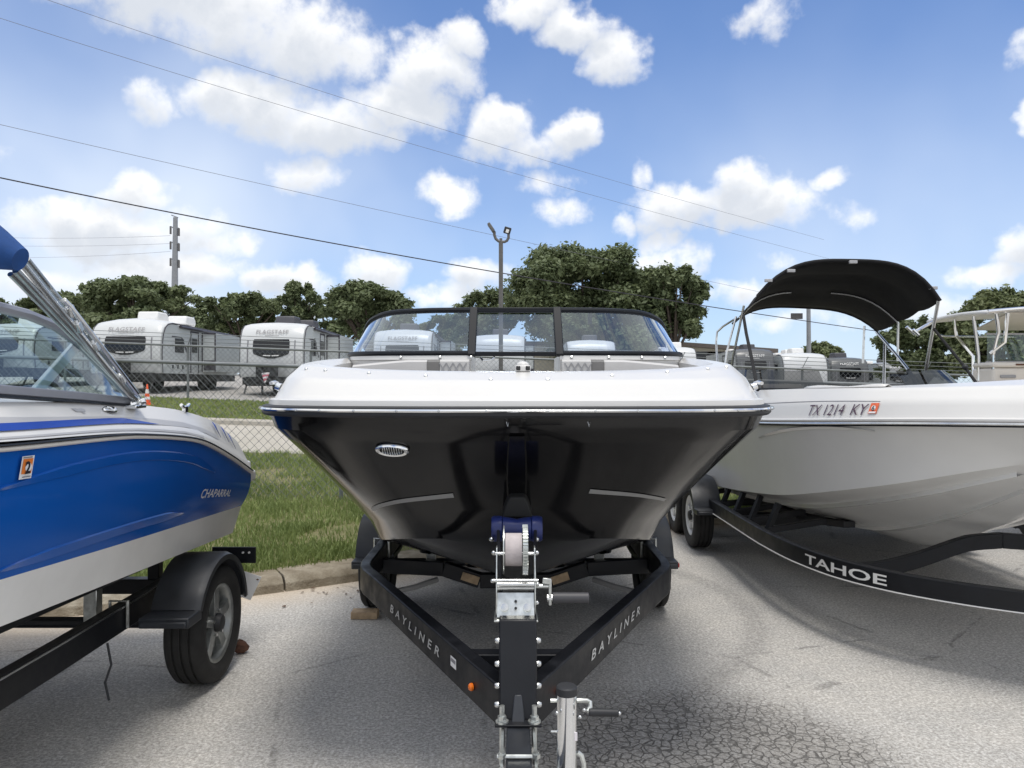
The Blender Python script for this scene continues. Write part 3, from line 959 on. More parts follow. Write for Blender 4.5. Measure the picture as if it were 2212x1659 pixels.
# rub rail: dark rubber base, bright insert and its screws
path = H.path(4, n=80)
def outpath(path, o, dz):
    P = []
    for i, p in enumerate(path):
        d = path[min(i + 1, len(path) - 1)] - path[max(i - 1, 0)]; d.z = 0; d.normalize()
        P.append(p + Vector((d.y, -d.x, 0)) * o * -1 + Vector((0, 0, dz)))
    return P
# travel is port stern -> bow -> starboard stern: outward is to the left
rail = B(); rail.sweep(path, [(-.02, -.012), (.020, -.010), (.030, .0), (.030, .012), (.026, .030), (.0, .036), (-.03, .036), (-.03, -.012)])
rr_ = rail.obj('rub_rail', 'plastic_black', bow)
ins = B(); ins.sweep(path, [(.026, .010), (.040, .012), (.0445, .018), (.040, .0245), (.026, .026)])
insert = ins.obj('rail_insert', 'chrome', rr_)
fs = B(); fs.ball((0, 0, 0), .0055, 8, 5)
scr = fs.obj('screw', 'steel', rr_)
first = True
Pn = [H.pt(4, t, 0, s) for s in (-1, 1) for t in [.03 + .047 * k for k in range(11)]]
for p in Pn:
    q = p + Vector(((p.x - BX) * .03, -.043 if abs(p.x - BX) < .95 else -.02, .018))
    o = scr if first else share(scr, rr_, (0, 0, 0))
    if first: o.location = q - world_off(rr_)
    else: o.location = q - world_off(rr_)
    first = False
# deck moulding
DECK = [
    [(0, 3.060, 1.611), (.42, 3.075, 1.611), (.78, 3.13, 1.611), (1.0, 3.25, 1.611), (1.10, 3.42, 1.611), (1.16, 3.64, 1.611), (1.195, 4.0, 1.611), (1.215, 4.8, 1.606), (1.22, 6.3, 1.60), (1.2, 8.4, 1.59)],
    [(0, 3.062, 1.632), (.42, 3.077, 1.632), (.78, 3.132, 1.632), (.998, 3.252, 1.632), (1.098, 3.422, 1.632), (1.158, 3.642, 1.632), (1.193, 4.002, 1.632), (1.213, 4.8, 1.63), (1.218, 6.3, 1.62), (1.198, 8.4, 1.61)],
    [(0, 3.085, 1.637), (.415, 3.10, 1.637), (.77, 3.155, 1.637), (.98, 3.272, 1.637), (1.078, 3.437, 1.637), (1.138, 3.652, 1.637), (1.173, 4.005, 1.637), (1.193, 4.8, 1.635), (1.198, 6.3, 1.625), (1.178, 8.4, 1.615)],
    [(0, 3.19, 1.708), (.41, 3.205, 1.710), (.75, 3.265, 1.714), (.955, 3.375, 1.722), (1.053, 3.54, 1.728), (1.11, 3.75, 1.734), (1.145, 4.10, 1.745), (1.168, 4.85, 1.765), (1.175, 6.3, 1.76), (1.16, 8.4, 1.72)],
    [(0, 3.335, 1.750), (.40, 3.352, 1.753), (.72, 3.415, 1.763), (.92, 3.51, 1.778), (1.018, 3.66, 1.79), (1.07, 3.88, 1.802), (1.105, 4.22, 1.824), (1.125, 4.9, 1.86), (1.13, 6.3, 1.84), (1.12, 8.4, 1.78)],
    [(0, 3.40, 1.756), (.385, 3.418, 1.759), (.68, 3.475, 1.769), (.86, 3.565, 1.783), (.945, 3.70, 1.796), (.99, 3.92, 1.809), (1.02, 4.25, 1.831), (1.035, 4.9, 1.866), (1.04, 6.3, 1.846), (1.03, 8.4, 1.786)],
    [(0, 3.425, 1.735), (.37, 3.443, 1.738), (.66, 3.50, 1.748), (.835, 3.588, 1.760), (.915, 3.72, 1.772), (.955, 3.93, 1.785), (.985, 4.25, 1.805), (1.0, 4.9, 1.84), (1.005, 6.3, 1.82), (1.0, 8.4, 1.76)],
    [(0, 3.46, 1.22), (.36, 3.475, 1.22), (.64, 3.53, 1.22), (.80, 3.62, 1.22), (.87, 3.75, 1.22), (.91, 3.95, 1.22), (.94, 4.25, 1.22), (.95, 4.9, 1.22), (.95, 6.3, 1.22), (.95, 8.4, 1.22)],
]
D = Hull(BX, DECK, nt=72)
b = B(); D.strip(b, 0, 2, 1); D.strip(b, 2, 5, 4); D.strip(b, 5, 6, 2)
b.obj('deck', 'gel_white', bow, angle=30)
b = B(); D.strip(b, 6, 7, 2)
flo = [D.pt(7, i / 40, 0, 1) for i in range(41)]; flp = [D.pt(7, i / 40, 0, -1) for i in range(41)]
b.grid([flo, flp]); b.obj('cockpit_liner', 'interior', bow, angle=30)
b = B(); D.strip(b, 1, 2, 1); 
# padded bolster along the inner coaming
for side in (1, -1):
    pts = [D.pt(6, .30 + .34 * i / 20, .10, side) + Vector((-side * .035, .0, .004)) for i in range(21)]
    b = B(); b.tube(pts, [.02] + [.045] * 19 + [.03], 10); b.obj('coaming_pad', 'cushion', bow)
# cover snaps round the coaming
sn = B(); sn.lathe((0, 0, 0), (0, -.75, .66), [(0, .0085), (.005, .0085), (.007, .006), (.009, .005), (.0095, .0)], 12)
snap0 = sn.obj('snap', 'steel', bow)
used = False
for (px, py, s) in [(661.5, 798, -1), (703, 801, -1), (797, 807, -1), (919.5, 812.5, -1), (1060, 820.5, -1), (1183, 820.5, 1), (1322, 812, 1), (1441, 804.5, 1), (1529, 798, 1), (1569, 794, 1)]:
    t, v = find_tv(D, 3, s, px, py, 0, .6)
    q = D.surf(3, t, v, s, .0)
    if not used: snap0.location = q - world_off(bow); used = True
    else: share(snap0, bow, q)
for side, xs in ((-1, (870 + 563 - 560, 966 - 3, 1107 - 13, )), (1, ())):
    pass
# bow navigation light
n_ = B(); n_.box((BX + .028, 3.375, 1.768), (.066, .05, .028)); n_.ball((BX + .028, 3.375, 1.782), .026, 12, 6, (1.1, .9, .7))
nl = n_.obj('bow_light', 'gel_white', bow, bevel=.006)
for s in (-1, 1):
    q = B(); q.box((BX + .028 + s * .021, 3.352, 1.769), (.019, .016, .020)); q.obj('lens', 'rv_window', nl, bevel=.004)
# mooring cleats on the shoulders
for s in (-1, 1):
    t, v = find_tv(D, 2, s, 607 if s < 0 else 1622, 830, 0, .6)
    c = D.surf(2, t, .5, s, .0)
    q = B(); q.cyl(c, c + Vector((s * .022, 0, .008)), .02, .017, 14); q.tube([c + Vector((s * .03, -.05, .02)), c + Vector((s * .026, 0, .024)), c + Vector((s * .03, .05, .02))], .009, 8)
    q.obj('cleat', 'chrome', bow)
# horn vent in the bow
t, v = find_tv(H, 2, -1, 848, 969, 0, .5)
fn = surf_fn(H, 2, -1, t, v, .004, flip=-1)
def fnz(x, y, o):
    p = fn(x, y); e = .002
    n = (fn(x + e, y) - fn(x - e, y)).cross(fn(x, y + e) - fn(x, y - e)).normalized()
    if n.y > 0: n = -n
    return p + n * o
b = B(); rows = []
for (r, o) in ((1.0, 0), (.99, .010), (.9, .014), (.72, .011), (.70, .004)):
    rows.append([fnz(r * .073 * math.cos(a), r * .037 * math.sin(a), o) for a in [2 * math.pi * i / 36 for i in range(36)]])
b.grid(rows, close_u=True); vent = b.obj('horn_vent', 'chrome', bow, angle=50)
b = B(); b.add([fnz(.7 * .073 * math.cos(a), .7 * .037 * math.sin(a), .004) for a in [2 * math.pi * i / 36 for i in range(36)]], [tuple(range(36))]); b.obj('vent_back', 'rv_dark', vent)
for k in range(9):
    x = (-.8 + 1.6 * k / 8) * .05
    hh = .70 * .037 * math.sqrt(max(0, 1 - (x / .0515) ** 2))
    b = B(); b.add([fnz(x - .0022 + .006, hh, .009), fnz(x + .0022 + .006, hh, .009), fnz(x + .0022 - .006, -hh, .009), fnz(x - .0022 - .006, -hh, .009)], [(0, 1, 2, 3)])
    b.obj('slat', 'steel', vent, solid=.002)
# little manufacturer's plates and hook eyes under the rail
for (px, py, s) in ((1097, 920, -1), (1272, 915, 1)):
    t, v = find_tv(H, 3, s, px, py, 0, .4); c = H.surf(3, t, .5, s, .003)
    q = B(); q.tube([c + Vector((-.005, -.004, .010)), c + Vector((0, -.008, -.010)), c + Vector((.004, -.004, .008))], .0014, 6); q.obj('cover_hook', 'steel', bow)
# windshield: consoles, frame, three panes
WB = [(.255, 4.42, 1.872), (.58, 4.45, 1.872), (.84, 4.54, 1.874), (.99, 4.69, 1.877), (1.055, 4.92, 1.88), (1.085, 5.25, 1.884)]
WT = [(.245, 4.56, 2.138), (.55, 4.60, 2.138), (.78, 4.70, 2.130), (.905, 4.84, 2.098), (.985, 5.02, 2.015), (1.075, 5.28, 1.898)]
wb, wt = Curve(WB), Curve(WT)
for side in (-1, 1):
    def M_(p): return Vector((BX + side * p.x, p.y, p.z))
    N_ = 30
    # console under the pane
    b = B(); rows = []
    for (dz, dy) in ((.0, .03), (.0, -.012), (-.026, -.020), (-.03, -.008), (-.62, .0)):
        rows.append([M_(wb(i / N_)) + Vector((0, dy, dz - .006)) for i in range(N_ + 1)])
    b.grid(rows); e = [r[0] for r in rows]
    b.add([e[1], e[2], e[3], e[4], e[4] + Vector((0, .6, 0)), e[1] + Vector((0, .6, 0))], [(0, 1, 2, 3, 4, 5)])
    b.obj('console', 'gel_white', bow, angle=30)
    # pane
    b = B(); b.grid([[M_(wb(i / N_).lerp(wt(i / N_), f)) for i in range(N_ + 1)] for f in (0, .25, .5, .75, 1)])
    b.obj('windshield_pane', 'glass_tint', bow, angle=60)
    # frame: base strip, top strip, mullion
    b = B()
    b.tube([M_(wb(i / N_)) + Vector((0, -.002, .004)) for i in range(N_ + 1)], .0165, 8)
    b.tube([M_(wt(i / N_)) for i in range(N_ + 1)], [.0165] * 24 + [.0165 - .0012 * k for k in range(7)], 8)
    b.obj('windshield_frame', 'frame_black', bow)
    b = B(); b.bar(M_(Vector((.253, 4.405, 1.862))), M_(Vector((.246, 4.565, 2.152))), .048, .03, up=(0, -1, .4)); b.obj('mullion', 'frame_black', bow, bevel=.005)
    # seat back with quilted end and dark inlay
    def cush(x0, x1, mtl, nm, fwd=.0, zt=1.838, zb=1.5, par=None):
        q = B(); rows = []
        for (dz, dy) in ((zb, .0), (zt - .05, -.015 - fwd), (zt - .012, -.012 - fwd), (zt, .012), (zt - .004, .05)):
            r_ = []
            for i in range(9):
                x = x0 + (x1 - x0) * i / 8
                f = min(1, max(0, (x - .255) / .83))
                y = 4.335 + .30 * max(0, (x - .5)) ** 2
                zz = dz - (.035 * max(0, (x - .62) / .4) if dz > 1.6 else 0)
                r_.append(Vector((BX + side * x, y + dy, zz)))
            rows.append(r_)
        q.grid(rows)
        for c in (0, -1): q.add([r[c] for r in rows], [tuple(range(5))])
        return q.obj(nm, mtl, bow, angle=40)
    c1 = cush(.262, .425, 'cushion', 'seat_cushion', .006)
    cush(.427, .497, 'cushion_dark', 'seat_inlay', .004, 1.836)
    cush(.499, .93, 'cushion', 'seat_cushion', .0, 1.836)
    for k in range(4):
        for sg in (1, -1):
            q = B(); x = .275 + .038 * k
            a = Vector((BX + side * (x if sg > 0 else x + .038), 4.3105, 1.755)); c_ = Vector((BX + side * (x + .038 if sg > 0 else x), 4.3135, 1.818))
            q.bar(a, c_, .006, .004, up=(0, -1, 0)); q.obj('quilt_seam', 'cushion_line', c1)
    # snaps along the console top
    for px in ((873, 966, 1094, 1239 - 0) if False else ((871, 964, 1093) if side < 0 else (1122 + 141 - 1, 1409 - 17, 1530 - 10))):
        pass
for (px, py) in ((866, 773.5), (949, 773.5), (1075, 772.5), (1234, 773), (1314, 772), (1387, 772.5), (1436, 773)):
    bb = None
    for i in range(201):
        p = wb(i / 200); s = -1 if px < 1110 else 1
        w_ = Vector((BX + s * p.x, p.y - .016, p.z - .019))
        x, y = proj(w_)
        if bb is None or abs(x - px) < bb[0]: bb = (abs(x - px), w_)
    share(snap0, bow, bb[1] + Vector((0, -.004, 0)))
# gate pane in the middle with its own frame
b = B(); b.add([Vector((BX - .23, 4.425, 1.878)), Vector((BX + .23, 4.425, 1.878)), Vector((BX + .222, 4.565, 2.13)), Vector((BX - .222, 4.565, 2.13))], [(0, 1, 2, 3)])
b.obj('windshield_pane', 'glass_tint', bow)
b = B(); b.bar((BX - .262, 4.42, 1.873), (BX + .262, 4.42, 1.873), .03, .026); b.obj('windshield_frame', 'frame_black', bow, bevel=.005)
b = B(); b.bar((BX - .262, 4.562, 2.138), (BX + .262, 4.562, 2.138), .03, .03)
b.obj('windshield_frame', 'frame_black', bow, bevel=.005)
b = B(); b.tube([(BX - .20, 4.43, 1.85), (BX - .185, 4.40, 1.832), (BX - .14, 4.40, 1.838), (BX - .12, 4.42, 1.855)], .007, 6); b.obj('gate_latch', 'steel', bow)
b = B(); b.box(at(1275, 674, 4.62), (.022, .03, .055)); b.box(at(1274, 692, 4.60), (.026, .02, .045)); b.obj('mirror_clamp', 'plastic_black', bow, bevel=.004)
# thin wiper and gauges tops seen over the dash
b = B(); b.span(BX + .35, BX + .95, 4.9, 5.4, 1.3, 1.86); b.span(BX - .95, BX - .35, 4.9, 5.4, 1.3, 1.85); b.obj('dash', 'interior', bow, bevel=.03)
b = B(); b.span(BX - 1.15, BX + 1.15, 8.28, 8.40, .62, 1.60); b.obj('transom', 'gel_black', bow, bevel=.02)

# ------------------------------------------------------------------ its trailer
tr = thing('boat_trailer', 'black V tongue boat trailer with winch and chrome jack under the black hulled boat', 'boat trailer', (BX, 4.4, 0), 'boat trailers')
def frame_path(s):
    P = [(.035, 2.60), (.77, 4.16), (.815, 4.25), (.845, 4.335), (.858, 4.43), (.858, 4.6), (.858, 8.2)]
    return [Vector((BX + s * x, d, .61)) for x, d in P]
for s in (-1, 1):
    b = B(); b.sweep(frame_path(s), [(-.030, -.07), (.030, -.07), (.030, .07), (-.030, .07)])
    b.obj('frame_rail', 'paint_black', tr, bevel=.007, angle=30)
    # lettering on the outer face
    A = Vector((BX + s * .035, 2.60, .61)); E = Vector((BX + s * .77, 4.16, .61)); dr = (E - A).normalized()
    nrm = Vector((s * dr.y * s, -dr.x * s, 0)) if s > 0 else Vector((-dr.y, dr.x, 0))
    if s > 0: nrm = Vector((dr.y, -dr.x, 0))
    ux = dr if s > 0 else -dr
    cen = A + dr * ((E - A).length * (.545 if s < 0 else .52)) + nrm * .0335
    letters('BAYLINER', plane_fn(cen, ux, (0, 0, 1)), 'letter_silver', tr, width=.70, height=.040, spacing=1.75, shear=.25, bold=.012)
    mk = A + dr * (.235 if s < 0 else .19) + nrm * .032 + Vector((0, 0, -.012))
    q = B(); q.lathe(mk, nrm, [(0, .014), (.008, .014), (.014, .009), (.016, 0)], 14); q.obj('marker_lamp', 'amber', tr)
    if s < 0:
        c = A + dr * .43 + nrm * .032 + Vector((0, 0, .012))
        q = B(); u = dr * .030; w_ = Vector((0, 0, .020))
        q.add([c - u - w_, c + u - w_, c + u + w_, c - u + w_], [(0, 1, 2, 3)]); st = q.obj('label_plate', 'paper', tr)
        q = B(); c2 = c + nrm * .0012 + Vector((0, 0, .006)); u = u * .8; w_ = w_ * .35
        q.add([c2 - u - w_, c2 + u - w_, c2 + u + w_, c2 - u + w_], [(0, 1, 2, 3)]); q.obj('label_print', 'ink_grey', st)
    # leaf spring, hangers and clamp on the rail
    q = B(); q.tube([(BX + s * .90, 5.2, .50), (BX + s * .90, 5.55, .44), (BX + s * .90, 5.9, .42), (BX + s * .90, 6.25, .44), (BX + s * .90, 6.6, .50)], .022, 8); q.obj('leaf_spring', 'plastic_black', tr)
    q = B()
    q.tube([Vector((BX + s * .815, 4.95, .56)), Vector((BX + s * .815, 4.95, .705)), Vector((BX + s * .905, 4.95, .705)), Vector((BX + s * .905, 4.95, .56))], .009, 8)
    q.obj('u_bolt', 'zinc', tr)
    wheel(tr, BX + s * 1.045, 5.92, .33, s, R=.33, w=.21, rim='rim_alu')
    fender(tr, BX + s * .915, BX + s * 1.155, 5.92, .33, .362, 18, 165, True, 'red_lens', out=s)
    # bunk and its posts
    q = B(); pts = [(BX + s * .52, 4.75, .80), (BX + s * .56, 5.6, .63), (BX + s * .6, 7.9, .60)]
    q.tube(pts, .0, 4) if False else q.bar(pts[0], pts[1], .09, .05).bar(pts[1], pts[2], .09, .05); q.obj('bunk', 'plastic_black', tr, bevel=.008)
    for (d, z) in ((4.95, .75), (6.4, .60)):
        q = B(); q.span(BX + s * .54 - .03, BX + s * .54 + .03, d - .025, d + .025, .50, z - .02); q.obj('bunk_post', 'zinc' if d < 5 else 'paint_black', tr, bevel=.004)
    # brake line and hose hanging from the rail
    q = B(); q.tube([(BX + s * .82, 4.5, .52), (BX + s * .72, 4.55, .47), (BX + s * .60, 4.6, .485), (BX + s * .48, 4.72, .50)], .018, 8); q.obj('brake_hose', 'decal_grey', tr)
    q = B(); q.tube([(BX + s * .80, 4.52, .50), (BX + s * .78, 4.52, .44), (BX + s * .72, 4.54, .43), (BX + s * .68, 4.56, .48)], .006, 6); q.obj('cable', 'plastic_black', tr)
for (d, zc) in ((4.82, .545), (6.5, .50), (7.9, .52)):
    q = B()
    pts = [(BX - .83, d, zc + .02), (BX - .45, d, zc), (BX - .22, d, zc - .075), (BX + .22, d, zc - .075), (BX + .45, d, zc), (BX + .83, d, zc + .02)]
    for i in range(5): q.bar(pts[i], pts[i + 1], .06, .09)
    q.obj('cross_member', 'paint_black', tr, bevel=.006)
    for s in (-1, 1):
        q = B(); q.box((BX + s * .28, d - .034, zc - .055), (.11, .008, .05), Matrix.Rotation(s * .32 * -1, 3, 'Y')); q.obj('reflector_plate', 'wood' if d < 5 else 'zinc', tr)
q = B(); q.cyl((BX - 1.0, 5.92, .33), (BX + 1.0, 5.92, .33), .03, n=10); q.obj('axle', 'paint_black', tr)
# tongue
q = B(); q.span(BX - .0375, BX + .0375, 1.45, 3.1, .525, .60); q.obj('tongue', 'fender', tr, bevel=.006)
q = B(); q.plate([(BX - .19, 2.93, .668), (BX + .19, 2.93, .668), (BX + .235, 3.0, .668), (BX - .235, 3.0, .668)], (0, 0, -.10)); q.obj('gusset', 'paint_black', tr, bevel=.004)
q = B(); q.span(BX - .06, BX + .06, 1.30, 1.50, .51, .615); q.ball((BX, 1.28, .55), .06, 12, 8); q.obj('coupler', 'zinc', tr, bevel=.01)
# winch post
ps = [(BX - .062, 2.50, .605), (BX + .062, 2.50, .605), (BX + .062, 2.63, .605), (BX - .062, 2.63, .605)]
pt_ = [(BX - .064, 2.605, .902), (BX + .064, 2.605, .902), (BX + .064, 2.73, .902), (BX - .064, 2.73, .902)]
q = B(); q.add(ps + pt_, [(3, 2, 1, 0), (4, 5, 6, 7), (0, 1, 5, 4), (1, 2, 6, 5), (2, 3, 7, 6), (3, 0, 4, 7)]); q.obj('winch_post', 'paint_black', tr, bevel=.006)
q = B(); q.plate([(BX - .023, 2.492, .600), (BX + .023, 2.492, .600), (BX + .0125, 2.535, .675), (BX - .0125, 2.535, .675)], (0, -.012, .006)); q.obj('gusset', 'fender', tr, bevel=.004)
for i, z in enumerate((.835, .765, .70, .645)):
    for s in (-1, 1):
        yy = 2.505 + (z - .605) * .32 + .015
        q = B(); q.lathe((BX + s * .064, yy, z), (s, 0, 0), [(0, .011), (.008, .011), (.013, .008), (.015, 0)], 10); q.obj('carriage_bolt', 'steel', tr)
# clamp plates, studs and nuts over the tongue
q = B(); q.span(BX - .075, BX + .075, 2.455, 2.50, .602, .610); q.obj('clamp_plate', 'paint_black', tr, bevel=.002)
for s in (-1, 1):
    q = B(); q.cyl((BX + s * .052, 2.475, .50), (BX + s * .052, 2.475, .665), .0085, n=10); q.obj('stud', 'zinc', tr)
    q = B(); q.cyl((BX + s * .052, 2.475, .611), (BX + s * .052, 2.475, .617), .021, n=14); q.cyl((BX + s * .052, 2.475, .618), (BX + s * .052, 2.475, .632), .0145, n=6); q.obj('nut', 'zinc', tr)
    q = B(); q.bar((BX + s * .050, 2.20, .592), (BX + s * .050, 2.46, .592), .008, .012); q.obj('side_strap', 'zinc', tr)
    for d in (2.255, 2.155):
        q = B(); q.cyl((BX + s * .050, d, .585), (BX + s * .050, d, .622), .008, n=8); q.cyl((BX + s * .050, d, .604), (BX + s * .050, d, .616), .0135, n=6); q.obj('nut', 'zinc', tr)
for d in (2.255, 2.155):
    q = B(); q.cyl((BX - .064, d, .607), (BX + .058, d, .607), .0065, n=8); q.obj('clamp_rod', 'zinc', tr)
# winch
wn = thing_part('winch', tr)
WD = 2.70
def wp(px, py, d=WD): return at(px, py, d)
for px in (1071.5, 1154):
    c0 = wp(px, 1186).x; z1 = wp(px, 1186).z; z0 = wp(px, 1322).z
    q = B(); q.plate([(c0, WD - .03, z0), (c0, WD - .045, z0 + .04), (c0, WD - .03, z0 + .12), (c0, WD + .02, z1), (c0, WD + .06, z1), (c0, WD + .10, z0 + .09), (c0, WD + .06, z0)], (.0045, 0, 0)); q.obj('side_plate', 'zinc', wn, bevel=.001)
xl, xr = wp(1071.5, 1).x, wp(1156, 1).x
zb_ = wp(1, 1324).z
q = B(); q.plate([(xl + .004, WD - .052, zb_), (xr - .004, WD - .052, zb_), (xr - .004, WD - .012, zb_ + .075), (xl + .004, WD - .012, zb_ + .075)], (0, .005, -.002)); q.obj('base_plate', 'zinc', wn, bevel=.001)
q = B(); q.span(xl - .006, xr + .008, WD - .075, WD + .05, zb_ - .010, zb_ - .004); q.obj('base_lip', 'zinc', wn, bevel=.002)
for px in (1090, 1139):
    c = wp(px, 1312, WD - .046); q = B(); q.lathe(c, (0, -1, .35), [(0, .013), (.002, .013), (.0025, .0085), (.010, .0085), (.0105, 0)], 12); q.obj('bolt', 'steel', wn)
for py in (1299, 1314):
    c = wp(1114, py, WD - .0455 if py > 1305 else WD - .030); q = B(); q.lathe(c, (0, -1, .35), [(.004, .005), (.0045, 0)], 10); q.obj('bolt_hole', 'rv_dark', wn)
zc = wp(1, 1193).z
q = B(); q.lathe((wp(1091.5, 1).x, WD + .045, zc), (1, 0, 0), [(0, .02), (0, .058), (.059, .058), (.059, .02)], 36); q.obj('strap_drum', 'strap', wn, angle=40)
q = B(); q.lathe((wp(1087, 1).x, WD + .045, zc), (1, 0, 0), [(0, .0), (0, .085), (.004, .085), (.004, .0)], 36); q.obj('drum_flange', 'zinc', wn, angle=40)
xg = wp(1129.5, 1).x
q = B(); n = 44; pts0 = []
for side_x in (0, .018):
    for i in range(n * 4):
        r = .088 if (i % 4) in (0, 1) else .080
        a = 2 * math.pi * i / (n * 4)
        pts0.append(Vector((xg + side_x, WD + .045 + r * math.cos(a), zc + r * math.sin(a))))
m_ = n * 4
q.add(pts0, [tuple(range(m_)), tuple(range(2 * m_ - 1, m_ - 1, -1))] + [(i, m_ + i, m_ + (i + 1) % m_, (i + 1) % m_) for i in range(m_)]); q.obj('gear', 'zinc', wn, angle=20)
for (py, d, r) in ((1196, WD + .045, .007), (1254, WD - .035, .006), (1263, WD - .02, .010), (1270, WD - .01, .008)):
    q = B(); z = wp(1, py, d).z; q.cyl((xl - (.012 if r < .008 else -.004), d, z), (xr + (.010 if r < .008 else -.004), d, z), r, n=12); q.obj('shaft', 'steel', wn)
for (px, py) in ((1066, 1194), (1064, 1255), (1160, 1194), (1161, 1262), (1160, 1302)):
    c = wp(px, py, WD - .01); q = B(); q.ball(c, .008, 8, 6); q.obj('nut', 'steel', wn)
# crank
q = B(); q.cyl(wp(1157, 1266), wp(1190, 1266), .008, n=10); q.bar(wp(1188, 1250), wp(1188, 1306), .010, .026, up=(0, -1, 0)); q.bar(wp(1172, 1254, WD - .01), wp(1190, 1256, WD - .01), .02, .012, up=(0, -1, 0)); q.obj('crank_arm', 'zinc', wn, bevel=.002)
q = B(); q.cyl(wp(1193, 1291.5), wp(1272, 1291.5), .0195, n=16); q.obj('crank_grip', 'grip', wn, bevel=.003)
q = B(); q.cyl(wp(1182, 1291.5), wp(1193, 1291.5), .014, n=10); q.obj('nut', 'steel', wn)
# strap up to the bow eye, bow roller on its arms
q = B(); q.bar((wp(1109, 1).x, WD + .05, zc - .052), (BX, 3.42, 1.03), .05, .003); q.obj('winch_strap', 'ink_grey', wn)
q = B(); q.plate([at(1084, 1118, 3.27), at(1150, 1118, 3.27), at(1141, 1088, 3.27), at(1133, 1074, 3.27), at(1102, 1074, 3.27), at(1094, 1088, 3.27)], (0, .10, .02)); q.obj('bow_bumper', 'bumper', tr, bevel=.006)
rd = 3.20
ra = at(1062, 1142, rd); rb = at(1171, 1142, rd)
q = B(); L_ = rb.x - ra.x
q.lathe(ra, (1, 0, 0), [(0, .015), (0, .048), (.010, .053), (L_ * .20, .052), (L_ * .215, .046), (L_ * .225, .050), (L_ * .5, .040), (L_ * .775, .050), (L_ * .785, .046), (L_ * .80, .052), (L_ - .010, .053), (L_, .048), (L_, .015)], 32); q.obj('bow_roller', 'roller_blue', tr, angle=40)
for s in (-1, 1):
    x = BX + s * .078
    q = B(); q.bar((BX + s * .058, 2.69, .93), (x, rd, ra.z - .005), .012, .05); q.obj('roller_arm', 'paint_black', tr, bevel=.003)
    q = B(); q.ball((BX - .012 + s * .092, rd - .06, ra.z - .032), .011, 8, 6); q.obj('nut', 'steel', tr)
# tongue jack
JX, JD = .153, 2.15
jk = thing_part('tongue_jack', tr)
q = B(); q.lathe((JX, JD, .10), (0, 0, 1), [(0, .024), (.30, .024), (.30, .028), (.735, .028)], 28); q.obj('jack_tube', 'chrome', jk, angle=40)
q = B(); q.lathe((JX, JD, .833), (0, 0, 1), [(0, .0295), (.020, .0295), (.024, .026), (.026, .0)], 28); q.obj('jack_cap', 'plastic_black', jk, angle=40)
q = B(); q.cyl(at(1189, 1513, JD), at(1203, 1513, JD), .0055, n=10); q.tube([at(1246, 1513, JD), at(1268, 1513, JD), at(1275, 1517, JD), at(1275, 1527, JD - .01), at(1270, 1538, JD - .02)], .0068, 10); q.obj('jack_crank', 'zinc', jk)
q = B(); q.cyl(at(1272, 1538.5, JD - .02), at(1336, 1540, JD - .02), .0108, n=14); q.obj('jack_grip', 'plastic_black', jk, bevel=.002)
for (px, py) in ((1262, 1534), (1203, 1540), (1253, 1549), (1338, 1541)):
    q = B(); q.ball(at(px, py, JD - .025), .0055, 8, 6); q.obj('bolt', 'steel', jk)
q = B(); q.cyl(at(1190, 1580, JD), at(1204, 1580, JD), .0028, n=8); q.obj('jack_pin', 'steel', jk)
q = B(); c = at(1244, 1591, JD - .018); q.box(c, (.008, .004, .022)); q.obj('jack_sticker', 'flag_white', jk)
q = B(); q.tube([at(1247, 1625, JD), at(1256, 1632, JD), at(1261, 1650, JD), at(1262, 1680, JD)], .007, 8); q.obj('jack_ring', 'zinc', jk)
q = B(); q.span(BX + .04, JX, JD - .045, JD + .05, .545, .60); q.ball((JX - .016, JD - .035, .575), .016, 10, 8); q.obj('jack_bracket', 'zinc', jk, bevel=.01)
q = B(); q.lathe((JX, JD, 0.02), (1, 0, 0), [(-.03, .02), (-.03, .085), (.03, .085), (.03, .02)], 24); q.obj('jack_wheel', 'rubber', jk, angle=40)
# wood chock in front of the wheel
c = at(787, 1323, 5.62)
q = B(); q.box((c.x + .01, 5.60, .027), (.19, .11, .05)); ch = q.obj('wood_chock', 'wood', bevel=.003)
tag(ch, 'short tan lumber block on the asphalt against the trailer tyre of the black hulled boat', 'wheel chock')
# ------------------------------------------------------------------ the blue runabout
LX = -2.90
blue = thing('motorboat', 'glossy blue and white runabout with its stern by the grass verge', 'motorboat', (LX, 2.2, 0), 'boats on trailers')
HL = Hull(LX, [
    [(0, -1.45, 1.25), (0, -1.1, .95), (0, -.5, .72), (0, .4, .60), (0, 1.5, .56), (0, 2.5, .55), (0, 3.4, .55), (0, 4.1, .55), (0, 4.55, .55), (0, 4.88, .55)],
    [(0, -1.5, 1.30), (.40, -1.1, 1.20), (.78, -.4, 1.10), (1.0, .5, 1.03), (1.09, 1.5, .915), (1.12, 2.45, .868), (1.125, 3.4, .822), (1.125, 4.1, .79), (1.125, 4.55, .77), (1.12, 4.90, .752)],
    [(0, -1.55, 1.40), (.46, -1.1, 1.30), (.85, -.4, 1.21), (1.06, .5, 1.15), (1.14, 1.5, 1.09), (1.165, 2.45, 1.045), (1.17, 3.4, .993), (1.17, 4.1, .96), (1.17, 4.55, .94), (1.165, 4.93, .92)],
    [(0, -1.65, 1.60), (.58, -1.2, 1.585), (1.0, -.4, 1.565), (1.18, .5, 1.545), (1.235, 1.5, 1.515), (1.25, 2.48, 1.485), (1.247, 3.4, 1.462), (1.24, 4.1, 1.385), (1.228, 4.55, 1.262), (1.215, 4.96, 1.125)],
], nt=60)
HL.bulge = {2: -.02}
b = B(); HL.strip(b, 0, 1, 4); bt = b.obj('hull_bottom', 'gel_lower', blue, angle=25)
b = B(); HL.strip(b, 1, 2, 2); b.obj('boot_band', 'gel_lower', blue, angle=25)
b = B(); HL.strip(b, 2, 3, 8)
